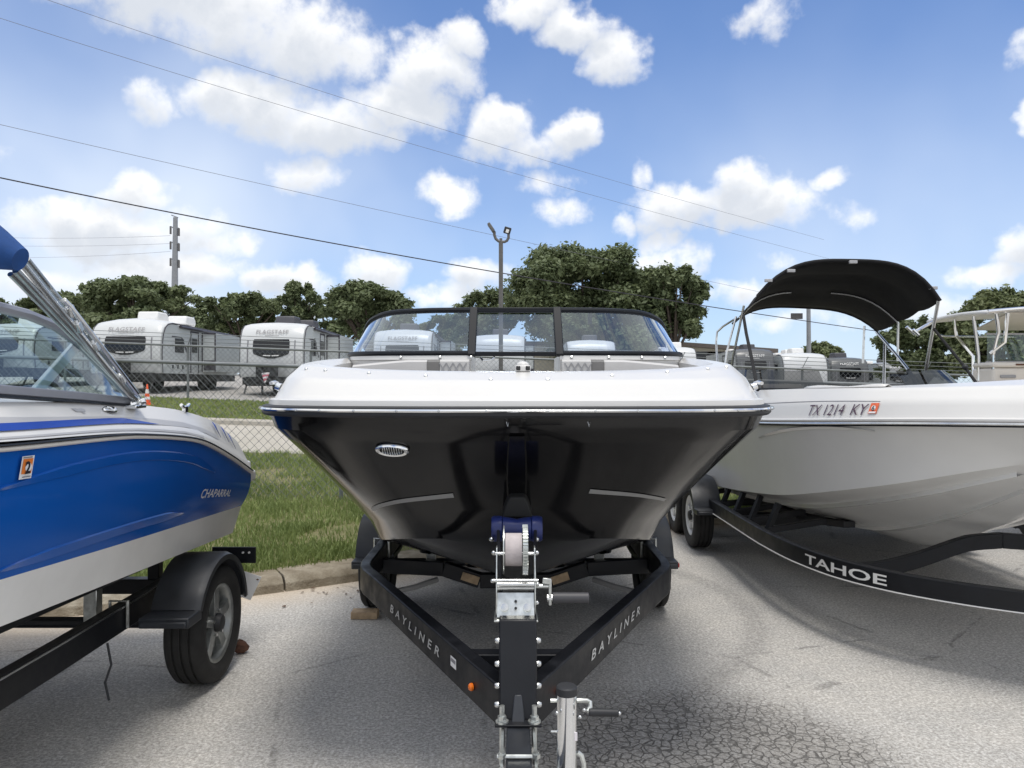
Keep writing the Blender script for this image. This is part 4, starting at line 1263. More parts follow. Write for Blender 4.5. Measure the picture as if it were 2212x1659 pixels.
b.obj('hull', 'gel_blue', blue, angle=25)
b = B(); b.add([HL.pt(k, 1, 0, 1) for k in range(4)] + [HL.pt(k, 1, 0, -1) for k in (3, 2, 1)], [tuple(range(7))]); b.obj('transom', 'gel_blue', blue)
# moulded crease lines in the topside (a shallow step with its own edge)
def crease(h, k, side, A, Bp, w, off, n, t0, t1, sag=0.0, par=None, mt='gel_blue', name='hull_crease'):
    ta, va = find_tv(h, k, side, *A, t0, t1); tb, vb = find_tv(h, k, side, *Bp, t0, t1)
    b = B(); rows = []
    for i in range(n + 1):
        f = i / n; t = ta + (tb - ta) * f; v = va + (vb - va) * f + sag * 4 * f * (1 - f)
        sv = max((h.pt(k, t, 1, side) - h.pt(k, t, 0, side)).length, .01)
        ww = w * min(1, 6 * f * (1 - f) + .15)
        rows.append([h.surf(k, t, v - ww / 2 / sv, side, -.004), h.surf(k, t, v - ww * .4 / sv, side, off * .4), h.surf(k, t, v + ww * .35 / sv, side, off), h.surf(k, t, v + ww / 2 / sv, side, -.004)])
    b.grid(rows)
    return b.obj(name, mt, par, angle=20)
crease(HL, 2, 1, (-20, 1062), (462, 1020), .05, .010, 40, .45, 1.0, .14, blue)
crease(HL, 2, 1, (-20, 1240), (395, 1108), .05, .006, 40, .45, 1.0, .03, blue)
pathL = HL.path(3, n=70)
b = B(); b.sweep(pathL, [(-.02, -.004), (.014, -.004), (.020, .001), (.020, .008), (.014, .012), (-.02, .012)]); rl = b.obj('rub_rail', 'gel_cream', blue)
b = B(); b.sweep(pathL, [(-.02, .013), (.016, .013), (.022, .016), (.018, .020), (-.02, .0205)]); b.obj('rail_insert', 'frame_black', rl)
DL = Hull(LX, [
    [(0, -1.65, 1.628), (.58, -1.2, 1.613), (1.0, -.4, 1.593), (1.18, .5, 1.573), (1.235, 1.5, 1.543), (1.25, 2.48, 1.513), (1.247, 3.4, 1.483), (1.24, 4.1, 1.406), (1.228, 4.55, 1.283), (1.215, 4.97, 1.145)],
    [(0, -1.62, 1.660), (.57, -1.17, 1.640), (.985, -.4, 1.620), (1.165, .5, 1.598), (1.22, 1.5, 1.568), (1.235, 2.48, 1.530), (1.232, 3.4, 1.508), (1.225, 4.1, 1.438), (1.215, 4.55, 1.322), (1.205, 4.98, 1.178)],
    [(0, -1.60, 1.668), (.55, -1.15, 1.652), (.97, -.4, 1.632), (1.15, .5, 1.612), (1.205, 1.5, 1.585), (1.222, 2.48, 1.540), (1.219, 3.4, 1.520), (1.212, 4.1, 1.455), (1.20, 4.55, 1.345), (1.195, 4.96, 1.205)],
    [(0, -1.45, 1.72), (.48, -1.0, 1.71), (.88, -.35, 1.69), (1.06, .5, 1.672), (1.11, 1.5, 1.655), (1.125, 2.55, 1.640), (1.13, 3.4, 1.612), (1.148, 4.05, 1.562), (1.162, 4.5, 1.475), (1.165, 4.86, 1.335)],
    [(0, -1.3, 1.73), (.40, -.9, 1.72), (.78, -.3, 1.70), (.95, .5, 1.685), (1.0, 1.5, 1.67), (1.01, 2.6, 1.655), (1.01, 3.4, 1.625), (1.03, 4.02, 1.578), (1.04, 4.45, 1.49), (1.04, 4.80, 1.355)],
    [(0, -1.2, 1.2), (.36, -.9, 1.2), (.7, -.3, 1.2), (.9, .5, 1.2), (.95, 1.5, 1.2), (.95, 2.6, 1.2), (.95, 3.4, 1.2), (.95, 4.02, 1.2), (.95, 4.45, 1.2), (.95, 4.78, 1.2)],
], nt=60)
b = B(); DL.strip(b, 0, 1, 2); DL.strip(b, 1, 2, 1); DL.strip(b, 2, 3, 4); DL.strip(b, 3, 4, 2)
b.obj('deck', 'gel_white', blue, angle=22)
b = B(); DL.strip(b, 4, 5, 1); b.grid([[DL.pt(5, i / 30, 0, s) for i in range(31)] for s in (1, -1)]); b.obj('cockpit_liner', 'interior', blue)
b = B(); b.add([DL.pt(k, 1, 0, 1) for k in (0, 1, 2, 3, 4)] + [DL.pt(k, 1, 0, -1) for k in (4, 3, 2, 1, 0)], [tuple(range(10))]); b.obj('stern_deck', 'gel_white', blue)
# swim platform lip
b = B(); b.span(LX - 1.08, LX + 1.205, 4.90, 5.10, 1.06, 1.135); b.span(LX - 1.08, LX + 1.19, 4.90, 5.05, 1.135, 1.20); b.obj('swim_platform', 'gel_white', blue, bevel=.018, seg=3)
# grey and blue deck stripes
def deck_band(h, k, side, pts, mt, name, par, off=.003, t0=.45):
    """pts: list of (px, v0, v1): a band between two fractions of the strip"""
    b = B(); rows = [[], []]
    for (px, v0, v1) in pts:
        best = None
        for i in range(601):
            t = t0 + (1 - t0) * i / 600
            p = h.pt(k, t, (v0 + v1) / 2, side)
            if p.y < .4: continue
            e = abs(proj(p)[0] - px)
            if best is None or e < best[0]: best = (e, t)
        t = best[1]
        rows[0].append(h.surf(k, t, v0, side, off)); rows[1].append(h.surf(k, t, v1, side, off))
    b.grid(rows)
    return b.obj(name, mt, par)
pxs = [-220, -100, 0, 60, 120, 180, 240, 300, 345, 400, 440, 470]
deck_band(DL, 2, 1, [(p, .03, .50 - .0005 * max(0, p)) for p in pxs], 'decal_silver', 'deck_stripe', blue, .002)
deck_band(DL, 2, 1, [(p, .035, .28) for p in pxs[:7]] + [(270, .035, .28), (290, .035, .22), (310, .035, .15), (330, .035, .08), (342, .035, .045)], 'stripe_blue', 'deck_stripe', blue, .005)
deck_band(DL, 0, 1, [(p, .42, .78) for p in pxs[:-1]], 'decal_silver', 'deck_stripe', blue, .003)
for (px, py, h_) in ((465, 930, 30), (483, 940, 32), (498, 955, 34)):
    t, v = find_tv(DL, 2, 1, px, py, .6, 1.0); v = min(max(v, .45), .6); fnl = surf_fn(DL, 2, 1, t, v, .010, 1)
    q = B(); w = .020; hh = h_ * .0016
    q.add([fnl(-w * .9, hh), fnl(w * .6, hh * .75), fnl(w * .5, -hh)], [(0, 1, 2)]); q.obj('gill_mark', 'stripe_blue', blue, solid=.002)
# drain bezel, cleat, worn sticker
t, v = find_tv(DL, 2, 1, 234, 884, .45, 1); v = .66
fnl = surf_fn(DL, 2, 1, t, v, .004)
b = B(); rows = []
def surf_norm(fn, x, y, o):
    e = .002; n = (fn(x + e, y) - fn(x - e, y)).cross(fn(x, y + e) - fn(x, y - e)).normalized()
    if n.x < 0: n = -n
    return fn(x, y) + n * o
for (r, o) in ((1, 0), (.96, .006), (.8, .009), (.68, .005), (.6, -.003)):
    rows.append([surf_norm(fnl, r * .056 * math.cos(a), r * .020 * math.sin(a), o) for a in [2 * math.pi * i / 28 for i in range(28)]])
b.grid(rows, close_u=True); b.obj('step_light', 'chrome', blue, angle=60)
t, v = find_tv(DL, 2, 1, 165, 882, .45, 1); v = .66; fnl2 = surf_fn(DL, 2, 1, t, v, .003)
b = B(); b.add([fnl2(x * .001, y * .001) for x, y in ((-42, 12), (-12, 14), (0, 8), (28, 13), (46, 6), (44, -6), (22, -9), (30, -18), (12, -20), (14, -8), (-24, -8), (-34, 2))], [tuple(range(12))]); b.obj('worn_sticker', 'decal_silver', blue)
c = at(400, 882, 4.12)
b = B(); b.tube([c + Vector((0, -.05, .02)), c + Vector((0, -.02, .006)), c + Vector((0, .02, .006)), c + Vector((0, .05, .02))], .009, 8); b.cyl(c + Vector((0, 0, -.02)), c + Vector((0, 0, .01)), .016, n=10); b.obj('cleat', 'chrome', blue)
# registration sticker
t, v = find_tv(HL, 2, 1, 50, 1009, .45, 1); fs_ = surf_fn(HL, 2, 1, t, v, .013); fs2 = surf_fn(HL, 2, 1, t, v, .0145); fs3 = surf_fn(HL, 2, 1, t, v, .016)
def quad(fn, w, h, dx=0, dy=0, sh=.12):
    return [fn(dx + x * w / 2 + y * h / 2 * sh, dy + y * h / 2) for x, y in ((-1, -1), (1, -1), (1, 1), (-1, 1))]
b = B(); b.add(quad(fs_, .066, .076), [(0, 1, 2, 3)]); stk = b.obj('registration_sticker', 'paper', blue)
b = B(); b.add(quad(fs2, .052, .050, 0, .004), [(0, 1, 2, 3)]); b.obj('sticker_field', 'sticker_orange', stk)
b = B(); b.add([fs3(.004 + .017 * math.cos(a), .016 * math.sin(a)) for a in [2 * math.pi * i / 16 for i in range(16)]], [tuple(range(16))]); b.obj('sticker_disc', 'paper', stk)
letters('2', surf_fn(HL, 2, 1, t, v, .0175), 'ink', stk, height=.042, width=.028, bold=.035)
for yy, ww in ((.0335, .05), (-.031, .044)):
    b = B(); b.add(quad(fs2, ww, .004, 0, yy), [(0, 1, 2, 3)]); b.obj('sticker_print', 'ink_grey', stk)
# chrome name on the quarter
t, v = find_tv(HL, 2, 1, 466, 1064, .6, 1)
letters('CHAPARRAL', surf_fn(HL, 2, 1, t, v, .012), 'letter_white', blue, width=.46, height=.046, shear=.3, bold=.014)
# windscreen: side pane, frame, brace
top = [(-330, 640), (-200, 646), (-60, 655), (0, 667), (60, 682), (120, 706), (170, 742), (220, 792), (262, 838), (287, 864)]
bot = [(-330, 818), (-200, 828), (-60, 836), (0, 841), (60, 846), (120, 851), (170, 855), (220, 860), (262, 864), (290, 866)]
def on_x(px, py, x):
    d = x * FPX / (px - 1106); return at(px, py, d)
TP = [on_x(px, py, -1.83 - .0002 * i) for i, (px, py) in enumerate(top)]
BP = [on_x(px, py, -1.775) for (px, py) in bot]
b = B(); b.grid([BP, TP]); b.obj('windshield_pane', 'glass_teal', blue)
b = B()
b.tube([p + Vector((0, 0, .004)) for p in TP], .021, 8); b.obj('windshield_frame', 'frame_grey', blue)
b = B(); b.sweep([p + Vector((0, 0, .0)) for p in BP], [(-.012, -.018), (.012, -.018), (.014, .016), (-.014, .016)]); b.obj('windshield_sill', 'frame_grey', blue, bevel=.004)
b = B(); b.sweep([p + Vector((.004, 0, -.026)) for p in BP], [(-.02, -.004), (.014, -.002), (.012, .007), (-.014, .007)]); b.obj('windshield_gasket', 'frame_black', blue)
b = B(); b.bar(on_x(172, 738, -1.86), on_x(72, 852, -1.80), .045, .02, up=(1, 0, 0)); b.obj('windshield_brace', 'alu', blue, bevel=.004)
# the other side and the front of the windscreen
TQ = [Vector((2 * LX - p.x, p.y, p.z)) for p in TP]; BQ = [Vector((2 * LX - p.x, p.y, p.z)) for p in BP]
b = B(); b.grid([BQ, TQ]); b.obj('windshield_pane', 'glass_teal', blue)
b = B(); b.tube(TQ, .021, 8); b.obj('windshield_frame', 'frame_grey', blue)
def arc_row(a, z, bow_, n=16):
    return [Vector((LX + (a.x - LX) * math.cos(math.pi * i / n), a.y - bow_ * math.sin(math.pi * i / n), z)) for i in range(n + 1)]
b = B(); r0 = arc_row(BP[0], BP[0].z, .55); r1 = arc_row(TP[0], TP[0].z, .35); b.grid([r0, r1]); b.obj('windshield_pane', 'glass_teal', blue)
b = B(); b.tube(r1, .021, 8); b.obj('windshield_frame', 'frame_grey', blue)
b = B(); b.tube(r0, .02, 8); b.obj('windshield_sill', 'frame_grey', blue)
# seat backs inside
for (x0, x1, d0, z1) in ((LX + .25, LX + .85, 2.3, 1.72), (LX - .85, LX - .25, 2.3, 1.72)):
    b = B(); b.span(x0, x1, d0, d0 + .16, 1.2, z1); b.span(x0, x1, d0 - .45, d0, 1.2, 1.38); b.obj('seat', 'cushion', blue, bevel=.04, seg=3)
# folded bimini top: boot and struts
S0 = on_x(301, 866, -1.715)
for k, (dx, py0, ex, ey, r) in enumerate(((-8, 575, 46, 568, .0125), (0, 590, 34, 584, .0125), (8, 566, 58, 560, .0115), (-14, 596, 22, 592, .010))):
    E = on_x(ex, ey, -1.72 - .012 * k)
    q = B(); q.tube([on_x(297 + dx * .6, 862, -1.715 - .012 * k), on_x(282 + dx * .6, 850 - 2 * k, -1.715 - .012 * k), E], r, 10); q.obj('bimini_strut', 'steel', blue)
q = B(); q.tube([on_x(138, 648, -1.70), on_x(150, 660, -1.70), on_x(205, 730, -1.70), on_x(296, 850, -1.70)], .010, 8); q.obj('bimini_strut', 'steel', blue)
for (px, py) in ((152, 672), (168, 706), (205, 748), (262, 818)):
    q = B(); q.box(on_x(px, py, -1.71), (.03, .03, .045), Matrix.Rotation(.7, 3, 'X')); q.obj('strut_clip', 'steel', blue, bevel=.004)
q = B(); q.cyl(S0 + Vector((-.04, 0, -.02)), S0 + Vector((.02, .02, .0)), .016, n=10); q.span(S0.x - .05, S0.x + .01, S0.y - .05, S0.y + .05, S0.z - .035, S0.z - .018); q.obj('bimini_hinge', 'chrome', blue, bevel=.004)
E0 = on_x(14, 558, -1.72)
pts = []; rad = []
for i in range(41):
    f = i / 40
    x = E0.x + (2 * LX - 2 * E0.x) * f
    e = abs(f - .5) * 2
    z = E0.z + .0 + .30 * (1 - e ** 2.6)
    pts.append(Vector((x + (.035 if i == 0 else 0), E0.y + .02, z + random.uniform(-.004, .004)))); rad.append(.088 * min(1, .45 + i * .42, .45 + (40 - i) * .42) * random.uniform(.97, 1.03))
q = B(); q.tube(pts, rad, 18); q.obj('bimini_boot', 'canvas_blue', blue, angle=70)

# its trailer
tb = thing('boat_trailer', 'black single axle boat trailer under the blue runabout', 'boat trailer', (LX, 3.6, 0), 'boat trailers')
for s in (1, -1):
    X = LX + s * .88
    P = [(X, -.6, .50), (X, 2.0, .50), (X, 3.4, .50), (X, 5.0, .52)]
    q = B(); q.sweep([Vector(p) for p in P], [(-.03, -.075), (.03, -.075), (.03, .06), (-.03, .06)]); q.obj('frame_rail', 'paint_black', tb, bevel=.006)
    q = B(); q.sweep([Vector((X + s * .032, p[1], p[2] + .052)) for p in P], [(-.004, -.004), (.004, -.004), (.004, .004), (-.004, .004)]); q.obj('brake_pipe', 'steel', tb)
    q = B(); q.tube([(X - .045, 3.95, .45), (X - .045, 3.95, .585), (X + .045, 3.95, .585), (X + .045, 3.95, .45)], .009, 8); q.obj('u_bolt', 'zinc', tb)
    wheel(tb, LX + s * 1.135, 4.42, .33, s, R=.33, w=.215, rim='rim_alu')
    fender(tb, LX + s * .99, LX + s * 1.25, 4.42, .33, .385, 26, 172, True, None, out=s)
    q = B(); q.bar((LX + s * .70, .6, .74), (LX + s * .72, 4.8, .64), .10, .05); q.obj('bunk', 'plastic_black', tb, bevel=.008)
    for d in (2.2, 3.1, 4.0, 4.7):
        q = B(); q.span(LX + s * .72 - .035, LX + s * .72 + .035, d - .03, d + .03, .46, .66); q.obj('bunk_post', 'zinc' if d in (2.2, 4.0) else 'paint_black', tb, bevel=.004)
    q = B(); q.tube([(X + s * .02, 3.80, .42), (X + s * .05, 3.78, .32), (X + s * .03, 3.76, .24), (X + s * .06, 3.74, .16)], .006, 6); q.obj('loose_wire', 'plastic_black', tb)
    q = B(); q.span(X + s * .06, X + s * .345, 5.02, 5.035, .53, .635); br = q.obj('lamp_bracket', 'paint_black', tb, bevel=.003)
    if s > 0:
        for xx in (.265, .305):
            q = B(); q.cyl((X + xx, 5.013, .60), (X + xx, 5.0215, .60), .007, n=12); q.obj('bolt_hole', 'letter_white', br)
        lp = [at(522, 1232, 5.0), at(565, 1246, 5.0), at(541, 1297, 5.0), at(516, 1288, 5.0)]
        q = B(); q.plate(lp, (0, .003, 0)); pl = q.obj('license_plate', 'paper', tb, bevel=.002)
        c = at(556, 1252, 4.997); q = B(); q.plate([c + Vector((-.010, 0, 0)), c + Vector((0, 0, -.006)), c + Vector((.012, 0, 0)), c + Vector((0, 0, .006))], (0, .001, 0)); q.obj('plate_mark', 'rust', pl)
for d in (1.2, 2.9, 4.7):
    q = B(); q.bar((LX - .86, d, .47), (LX + .86, d, .47), .08, .09); q.obj('cross_member', 'paint_black', tb, bevel=.006)
q = B(); q.cyl((LX - 1.05, 4.42, .33), (LX + 1.05, 4.42, .33), .032, n=10); q.obj('axle', 'paint_black', tb)
q = B(); q.span(LX - .05, LX + .05, -2.6, -.5, .45, .55); q.bar((LX, -1.6, .5), (LX + .88, -.55, .5), .06, .12); q.bar((LX, -1.6, .5), (LX - .88, -.55, .5), .06, .12); q.obj('tongue', 'paint_black', tb, bevel=.006)
q = B(); q.span(LX - .03, LX + .03, -1.95, -1.88, .5, 1.1); q.span(LX - .04, LX + .04, -2.3, -2.2, .0, .55); q.obj('tongue_post', 'paint_black', tb, bevel=.006)
# stone behind the wheel
q = B(); q.ball((0, 0, 0), .05, 9, 6, (1.0, .9, .95))
q.v = [(x + random.uniform(-.006, .006) - 1.715, y + random.uniform(-.006, .006) + 4.86, (z + random.uniform(-.006, .006)) * .9 + .040) for x, y, z in q.v]
st = q.obj('stone_chock', 'rust', angle=60); tag(st, 'brown lump wedged behind the tyre of the blue boat trailer', 'wheel chock')

# ------------------------------------------------------------------ the white sport boat
RX = 3.25
wht = thing('motorboat', 'white sport boat with black bimini top and registration TX 1214 KY', 'motorboat', (RX, 7.0, 0), 'boats on trailers')
HR = Hull(RX, [
    [(0, 4.10, 1.34), (0, 4.22, 1.27), (0, 4.45, 1.16), (0, 4.80, .95), (0, 5.30, .68), (0, 5.9, .46), (0, 6.8, .38), (0, 8.0, .36), (0, 9.1, .35), (0, 10.2, .35)],
    [(0, 4.11, 1.345), (.10, 4.22, 1.265), (.22, 4.46, 1.14), (.38, 4.84, .97), (.52, 5.38, .80), (.60, 6.0, .66), (.64, 6.85, .57), (.66, 8.0, .50), (.66, 9.1, .48), (.66, 10.2, .47)],
    [(0, 4.12, 1.35), (.24, 4.22, 1.29), (.55, 4.44, 1.20), (.84, 4.82, 1.075), (1.02, 5.40, .945), (1.10, 6.1, .82), (1.14, 6.95, .73), (1.15, 8.0, .65), (1.15, 9.1, .62), (1.13, 10.2, .61)],
    [(0, 3.85, 1.50), (.36, 3.95, 1.498), (.70, 4.25, 1.488), (.99, 4.80, 1.463), (1.14, 5.40, 1.432), (1.215, 6.2, 1.395), (1.245, 7.2, 1.37), (1.25, 8.2, 1.35), (1.25, 9.2, 1.34), (1.23, 10.2, 1.33)],
], nt=60)
HR.bulge = {2: .030}
b = B(); HR.strip(b, 0, 2, 3); HR.strip(b, 2, 3, 8)
b.add([HR.pt(k, 1, 0, 1) for k in range(4)] + [HR.pt(k, 1, 0, -1) for k in (3, 2, 1)], [tuple(range(7))])
b.obj('hull', 'gel_grey_white', wht, angle=26)
for side in (1, -1):
    for (k, vv) in ((0, .55), (1, .45)):
        b = B(); rows = []
        for i in range(41):
            t = .20 + .78 * i / 40
            p = HR.pt(k, t, vv, side); q2 = HR.pt(k, t, min(vv + .10, 1), side); r0 = HR.pt(k, t, vv - .05, side)
            rows.append([r0 + Vector((0, 0, -.001)), q2 + Vector((side * .006, 0, -.026)), q2 + Vector((side * .006, 0, .004))])
        b.grid(rows); b.obj('strake', 'gel_grey_white', wht, angle=20)
    crease(HR, 2, side, (1640, 945) if side < 0 else (1640, 945), (1890, 930) if side < 0 else (1890, 930), .03, .010, 24, .3, .75, .10, wht, 'gel_grey_white') if side < 0 else None
pathR = HR.path(3, n=70)
b = B(); b.sweep(pathR, [(-.02, .0), (.014, .0), (.022, .008), (.022, .018), (.012, .026), (-.02, .026)]); rl = b.obj('rub_rail', 'gel_white', wht)
b = B(); b.sweep(pathR, [(-.02, -.016), (.016, -.016), (.022, -.010), (.018, -.001), (-.02, -.001)]); b.obj('rail_insert', 'steel', rl)
b = B(); b.sweep(pathR, [(-.02, -.026), (.010, -.026), (.012, -.017), (-.02, -.017)]); b.obj('rail_base', 'frame_black', rl)
DR = Hull(RX, [
    [(0, 3.85, 1.526), (.36, 3.95, 1.524), (.70, 4.25, 1.514), (.99, 4.80, 1.489), (1.14, 5.40, 1.458), (1.215, 6.2, 1.421), (1.245, 7.2, 1.396), (1.25, 8.2, 1.376), (1.25, 9.2, 1.366), (1.23, 10.2, 1.356)],
    [(0, 3.88, 1.62), (.34, 3.99, 1.615), (.665, 4.29, 1.605), (.95, 4.83, 1.59), (1.10, 5.42, 1.57), (1.175, 6.2, 1.54), (1.21, 7.2, 1.52), (1.215, 8.2, 1.50), (1.215, 9.2, 1.48), (1.20, 10.2, 1.46)],
    [(0, 3.98, 1.705), (.30, 4.08, 1.695), (.59, 4.36, 1.685), (.87, 4.88, 1.675), (1.02, 5.45, 1.668), (1.10, 6.2, 1.655), (1.14, 7.2, 1.635), (1.15, 8.2, 1.61), (1.15, 9.2, 1.58), (1.14, 10.2, 1.55)],
    [(0, 4.20, 1.745), (.22, 4.28, 1.735), (.46, 4.50, 1.715), (.74, 4.98, 1.69), (.90, 5.5, 1.676), (.99, 6.2, 1.66), (1.03, 7.2, 1.64), (1.04, 8.2, 1.615), (1.04, 9.2, 1.585), (1.03, 10.2, 1.555)],
    [(0, 4.75, 1.15), (.15, 4.78, 1.15), (.34, 4.86, 1.15), (.6, 5.1, 1.15), (.8, 5.6, 1.15), (.92, 6.2, 1.15), (.97, 7.2, 1.15), (.98, 8.2, 1.15), (.98, 9.2, 1.15), (.97, 10.2, 1.15)],
], nt=60)
b = B(); DR.strip(b, 0, 3, 4); b.obj('deck', 'gel_white', wht, angle=40)
b = B(); DR.strip(b, 3, 4, 1); b.grid([[DR.pt(4, i / 30, 0, s) for i in range(31)] for s in (1, -1)]); b.obj('cockpit_liner', 'cushion_dark', wht)
b = B(); b.span(RX - 1.2, RX + 1.2, 10.12, 10.2, .62, 1.53); b.obj('transom', 'gel_white', wht, bevel=.02)
crease(DR, 1, -1, (1640, 872), (1902, 869), .008, .003, 24, .2, .8, .06, wht, 'ink_grey', 'pin_stripe')
# registration
t, v = find_tv(DR, 0, -1, 1806, 888, .2, .8)
v = .5
letters('TX 1214  KY', surf_fn(DR, 0, -1, t, v, .008, flip=-1), 'letter_plum', wht, width=.62, height=.078, shear=.22, name='registration_number')
t, v = find_tv(DR, 0, -1, 1888, 885, .2, .8)
fa, fb_, fc = (surf_fn(DR, 0, -1, t, .56, o, flip=-1) for o in (.006, .008, .010))
b = B(); b.add(quad(fa, .066, .074), [(0, 1, 2, 3)]); stk = b.obj('registration_sticker', 'sticker_red', wht)
b = B(); b.add([fb_(.017 * math.cos(a), .002 + .018 * math.sin(a)) for a in [2 * math.pi * i / 16 for i in range(16)]], [tuple(range(16))]); b.obj('sticker_disc', 'paper', stk)
b = B(); b.add(quad(fb_, .056, .012, -.003, -.029), [(0, 1, 2, 3)]); b.obj('sticker_print', 'paper', stk)
letters('6', fc, 'ink', stk, height=.036, width=.022, bold=.01)
# smoked windscreen in two halves with a walk-through
for s in (-1, 1):
    pb = [Vector((RX + s * x, d, 1.648)) for x, d in ((.38, 7.02), (.62, 7.04), (.90, 7.10), (1.04, 7.28), (1.08, 7.8), (1.08, 8.4))]
    ptp = [Vector((RX + s * x, d, z)) for x, d, z in ((.36, 7.24, 1.825), (.60, 7.26, 1.828), (.83, 7.32, 1.832), (.96, 7.50, 1.84), (1.01, 8.0, 1.82), (1.05, 8.5, 1.74))]
    cb, ct = Curve(pb), Curve(ptp)
    b = B(); b.grid([[cb(i / 24).lerp(ct(i / 24), f) for i in range(25)] for f in (0, .5, 1)]); b.obj('windshield_pane', 'glass_smoke', wht, angle=70)
    b = B(); b.tube([cb(i / 24) for i in range(25)], .014, 8); b.obj('windshield_sill', 'frame_black', wht)
    b = B(); b.span(RX + s * .38, RX + s * 1.02, 7.05, 7.6, 1.15, 1.62); b.obj('console', 'interior_dark', wht, bevel=.03)
    b = B(); b.span(RX + s * .30, RX + s * .85, 7.75, 7.9, 1.2, 1.70); b.span(RX + s * .30, RX + s * .85, 7.75, 8.2, 1.2, 1.42); b.obj('seat', 'cushion_dark', wht, bevel=.05, seg=3)
# folded white cover edge on the foredeck
q = B(); rows = []
for i in range(13):
    f = i / 12
    p = DR.pt(2, .50 - .16 * f, .3, -1)
    w = .05 + .03 * math.sin(f * 3)
    rows.append([p + Vector((-.01, 0, .004)), p + Vector((w * .4, .02, .016 + .006 * math.sin(f * 9))), p + Vector((w, .04, .008))])
q.grid(rows); q.obj('cover_edge', 'gel_white', wht, solid=.004)
# bimini top: canvas over four hoops
def hoop(dl, dr_, A, T, C, n=20):
    """hoop measured at its two lower corners A, C and crown T (picture places) with depth"""
    pa, pt2, pc = at(*A), at(*T), at(*C)
    W = []
    hw = (pc - pa).length / 2
    for i in range(n + 1):
        f = i / n; u = 2 * f - 1
        base = pa.lerp(pc, f)
        crown = pt2 - (pa + pc) / 2
        W.append(base + crown * (1 - abs(u) ** 3.4))
    return W
hoops = [hoop(0, 0, (1636, 640, 7.7), (1838, 563, 7.55), (2031, 650, 7.4)),
         hoop(0, 0, (1612, 668, 8.2), (1790, 594, 8.1), (1985, 672, 8.0)),
         hoop(0, 0, (1597, 684, 8.7), (1760, 628, 8.6), (1940, 694, 8.5)),
         hoop(0, 0, (1582, 700, 9.3), (1732, 664, 9.25), (1895, 715, 9.2))]
fine = []
for k in range(3):
    for s in range(4):
        f = s / 4
        fine.append([hoops[k][i].lerp(hoops[k + 1][i], f) - Vector((0, 0, .022 * math.sin(math.pi * f))) for i in range(21)])
fine.append(hoops[3])
q = B(); q.grid(fine); q.obj('bimini_canvas', 'canvas_black', wht, solid=.006, angle=70)
q = B(); q.tube(hoops[0], .018, 8); q.obj('canvas_hem', 'canvas_black', wht)
q = B(); q.tube(hoops[3], .015, 8); q.obj('canvas_hem', 'canvas_black', wht)
q = B(); q.tube([p - Vector((0, 0, .018)) for p in hoops[2][0:8]], .012, 8); q.obj('bimini_hoop', 'steel', wht)
q = B(); q.tube([p - Vector((0, 0, .018)) for p in hoops[2][12:21]] + [at(1939, 780, 8.5)], .012, 8); q.obj('bimini_hoop', 'steel', wht)
def rod(name, pts, r, mt): q = B(); q.tube(pts, r, 8); return q.obj(name, mt, wht)
rod('bimini_strut', [at(1607, 660, 8.0), at(1584, 770, 8.3), at(1580, 800, 8.35)], .013, 'steel')
rod('bimini_strut', [at(1586, 690, 9.2), at(1562, 705, 9.35), at(1549, 717, 9.4), at(1547, 740, 9.4), at(1549, 775, 9.3), at(1553, 830, 9.2)], .013, 'steel')
rod('bimini_strut', [at(1590, 684, 8.9), at(1570, 760, 8.8), at(1562, 820, 8.8)], .012, 'steel')
rod('bimini_strap', [at(1606, 682, 8.2), at(1612, 720, 7.8), at(1625, 780, 7.2), at(1637, 842, 6.5)], .016, 'canvas_black')
rod('bimini_strut', [at(1893, 717, 9.1), at(1935, 765, 8.4), at(1963, 800, 7.9)], .015, 'steel')
rod('bimini_strap', [at(1963, 800, 7.9), at(1975, 822, 7.6), at(1986, 842, 7.3)], .020, 'canvas_black')
rod('bimini_strut', [at(1867, 704, 9.0), at(1864, 785, 9.0)], .014, 'steel')
rod('bimini_strut', [at(1911, 740, 8.8), at(1909, 840, 8.6)], .016, 'steel')
rod('bimini_strut', [at(2027, 650, 7.4), at(2010, 740, 7.5), at(1999, 805, 7.6)], .016, 'steel')
rod('bimini_strap', [at(2013, 705, 7.5), at(2045, 745, 7.2), at(2082, 790, 6.9), at(2117, 838, 6.6)], .013, 'canvas_black')
for (px, py, d) in ((1843, 566, 7.5), (1709, 585, 7.62), (1660, 606, 7.66), (2016, 622, 7.42), (1721, 683, 9.2)):
    q = B(); q.box(at(px, py, d), (.075, .03, .03) if py < 650 else (.14, .02, .07)); q.obj('canvas_tab', 'decal_silver', wht, bevel=.004)
for (px, py, d) in ((1963, 803, 7.85), (2085, 793, 6.85)):
    q = B(); q.ball(at(px, py, d), .026, 8, 6); q.obj('strap_buckle', 'plastic_black', wht)

